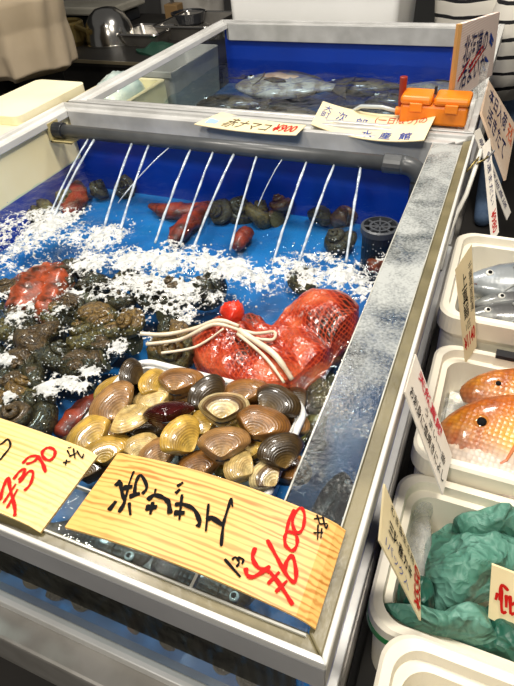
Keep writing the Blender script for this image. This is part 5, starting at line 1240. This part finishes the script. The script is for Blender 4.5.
# customer in striped shirt at the right
X, Yp = -.16, 5.72
t, J, E, P = person('person in a white shirt with black stripes standing behind the tanks at the right', X, Yp, 0.0, M_jeans)
arm(J, E, P, 1, (.38, -.04, 3.05), (.30, -.42, 2.45), (.18, -.48, 1.95)); arm(J, E, P, -1, (-.38, .0, 3.05), (-.42, .10, 2.6), (-.42, .05, 2.2))
figure(t, J, E, M_jeans)
def stripe_mat():
    m = mat('striped_cotton', (.78, .74, .66), .75); nt = m.node_tree; N = nt.nodes; L = nt.links
    tc = N.new('ShaderNodeTexCoord'); sx = N.new('ShaderNodeSeparateXYZ'); L.new(tc.outputs['Object'], sx.inputs[0])
    n = N.new('ShaderNodeTexNoise'); n.inputs['Scale'].default_value = 6; L.new(tc.outputs['Object'], n.inputs['Vector'])
    z = math_node(N, L, 'ADD', sx.outputs[2], math_node(N, L, 'MULTIPLY', n.outputs['Fac'], .025)); z = math_node(N, L, 'ADD', z, math_node(N, L, 'MULTIPLY', sx.outputs[0], -.12))
    f = math_node(N, L, 'FRACT', math_node(N, L, 'MULTIPLY', z, 1 / .050)); f = math_node(N, L, 'LESS_THAN', f, .22)
    mx = N.new('ShaderNodeMix'); mx.data_type = 'RGBA'; L.new(f, mx.inputs['Factor']); mx.inputs['A'].default_value = (.78, .74, .66, 1); mx.inputs['B'].default_value = (.006, .006, .008, 1); L.new(mx.outputs['Result'], N['Principled BSDF'].inputs['Base Color']); return m
M_stripe = stripe_mat()
cloth_loft(t, 'shirt', M_stripe, [(X, Yp, -.25, .50, .40), (X, Yp, .05, .52, .42), (X, Yp, .5, .50, .40), (X, Yp, .95, .52, .36), (X, Yp, 1.2, .46, .28), (X, Yp, 1.36, .2, .18)], 44, .05, 4.0)
G().tube([(X + .36, Yp - .02, 1.15), (X + .36, Yp - .2, .75), (X + .28, Yp - .42, .35), (X + .20, Yp - .48, .0), (X + .16, Yp - .48, -.35), (X + .16, Yp - .46, -.58)], [.2, .21, .23, .24, .22, .17], 16).go('sleeve', M_stripe, t, smooth=True)
G().tube([(X - .36, Yp, 1.15), (X - .41, Yp + .06, .75), (X - .42, Yp + .09, .35), (X - .42, Yp + .04, -.25)], [.2, .2, .2, .16], 16).go('sleeve', M_stripe, t, smooth=True)
head_parts(t, P)
# worker in white coat far behind
X, Yp = -4.35, 7.9
t, J, E, P = person('worker in a white coat standing far behind the steel bowl', X, Yp, 0.0, M_trous)
arm(J, E, P, 1, (.40, .02, 3.05), (.52, -.05, 2.5), (.42, -.32, 2.2)); arm(J, E, P, -1, (-.40, .02, 3.05), (-.52, -.05, 2.5), (-.42, -.32, 2.2))
figure(t, J, E, M_trous)
cloth_loft(t, 'coat', mat('white_coat', (.50, .47, .42), .8, 0, (.58, .55, .50), 5), [(X, Yp, -1.0, .46, .38), (X, Yp, -.4, .45, .38), (X, Yp, .3, .42, .36), (X, Yp, .9, .46, .34), (X, Yp, 1.2, .44, .28), (X, Yp, 1.36, .2, .18)], 40, .06, 8.0)
head_parts(t, P)
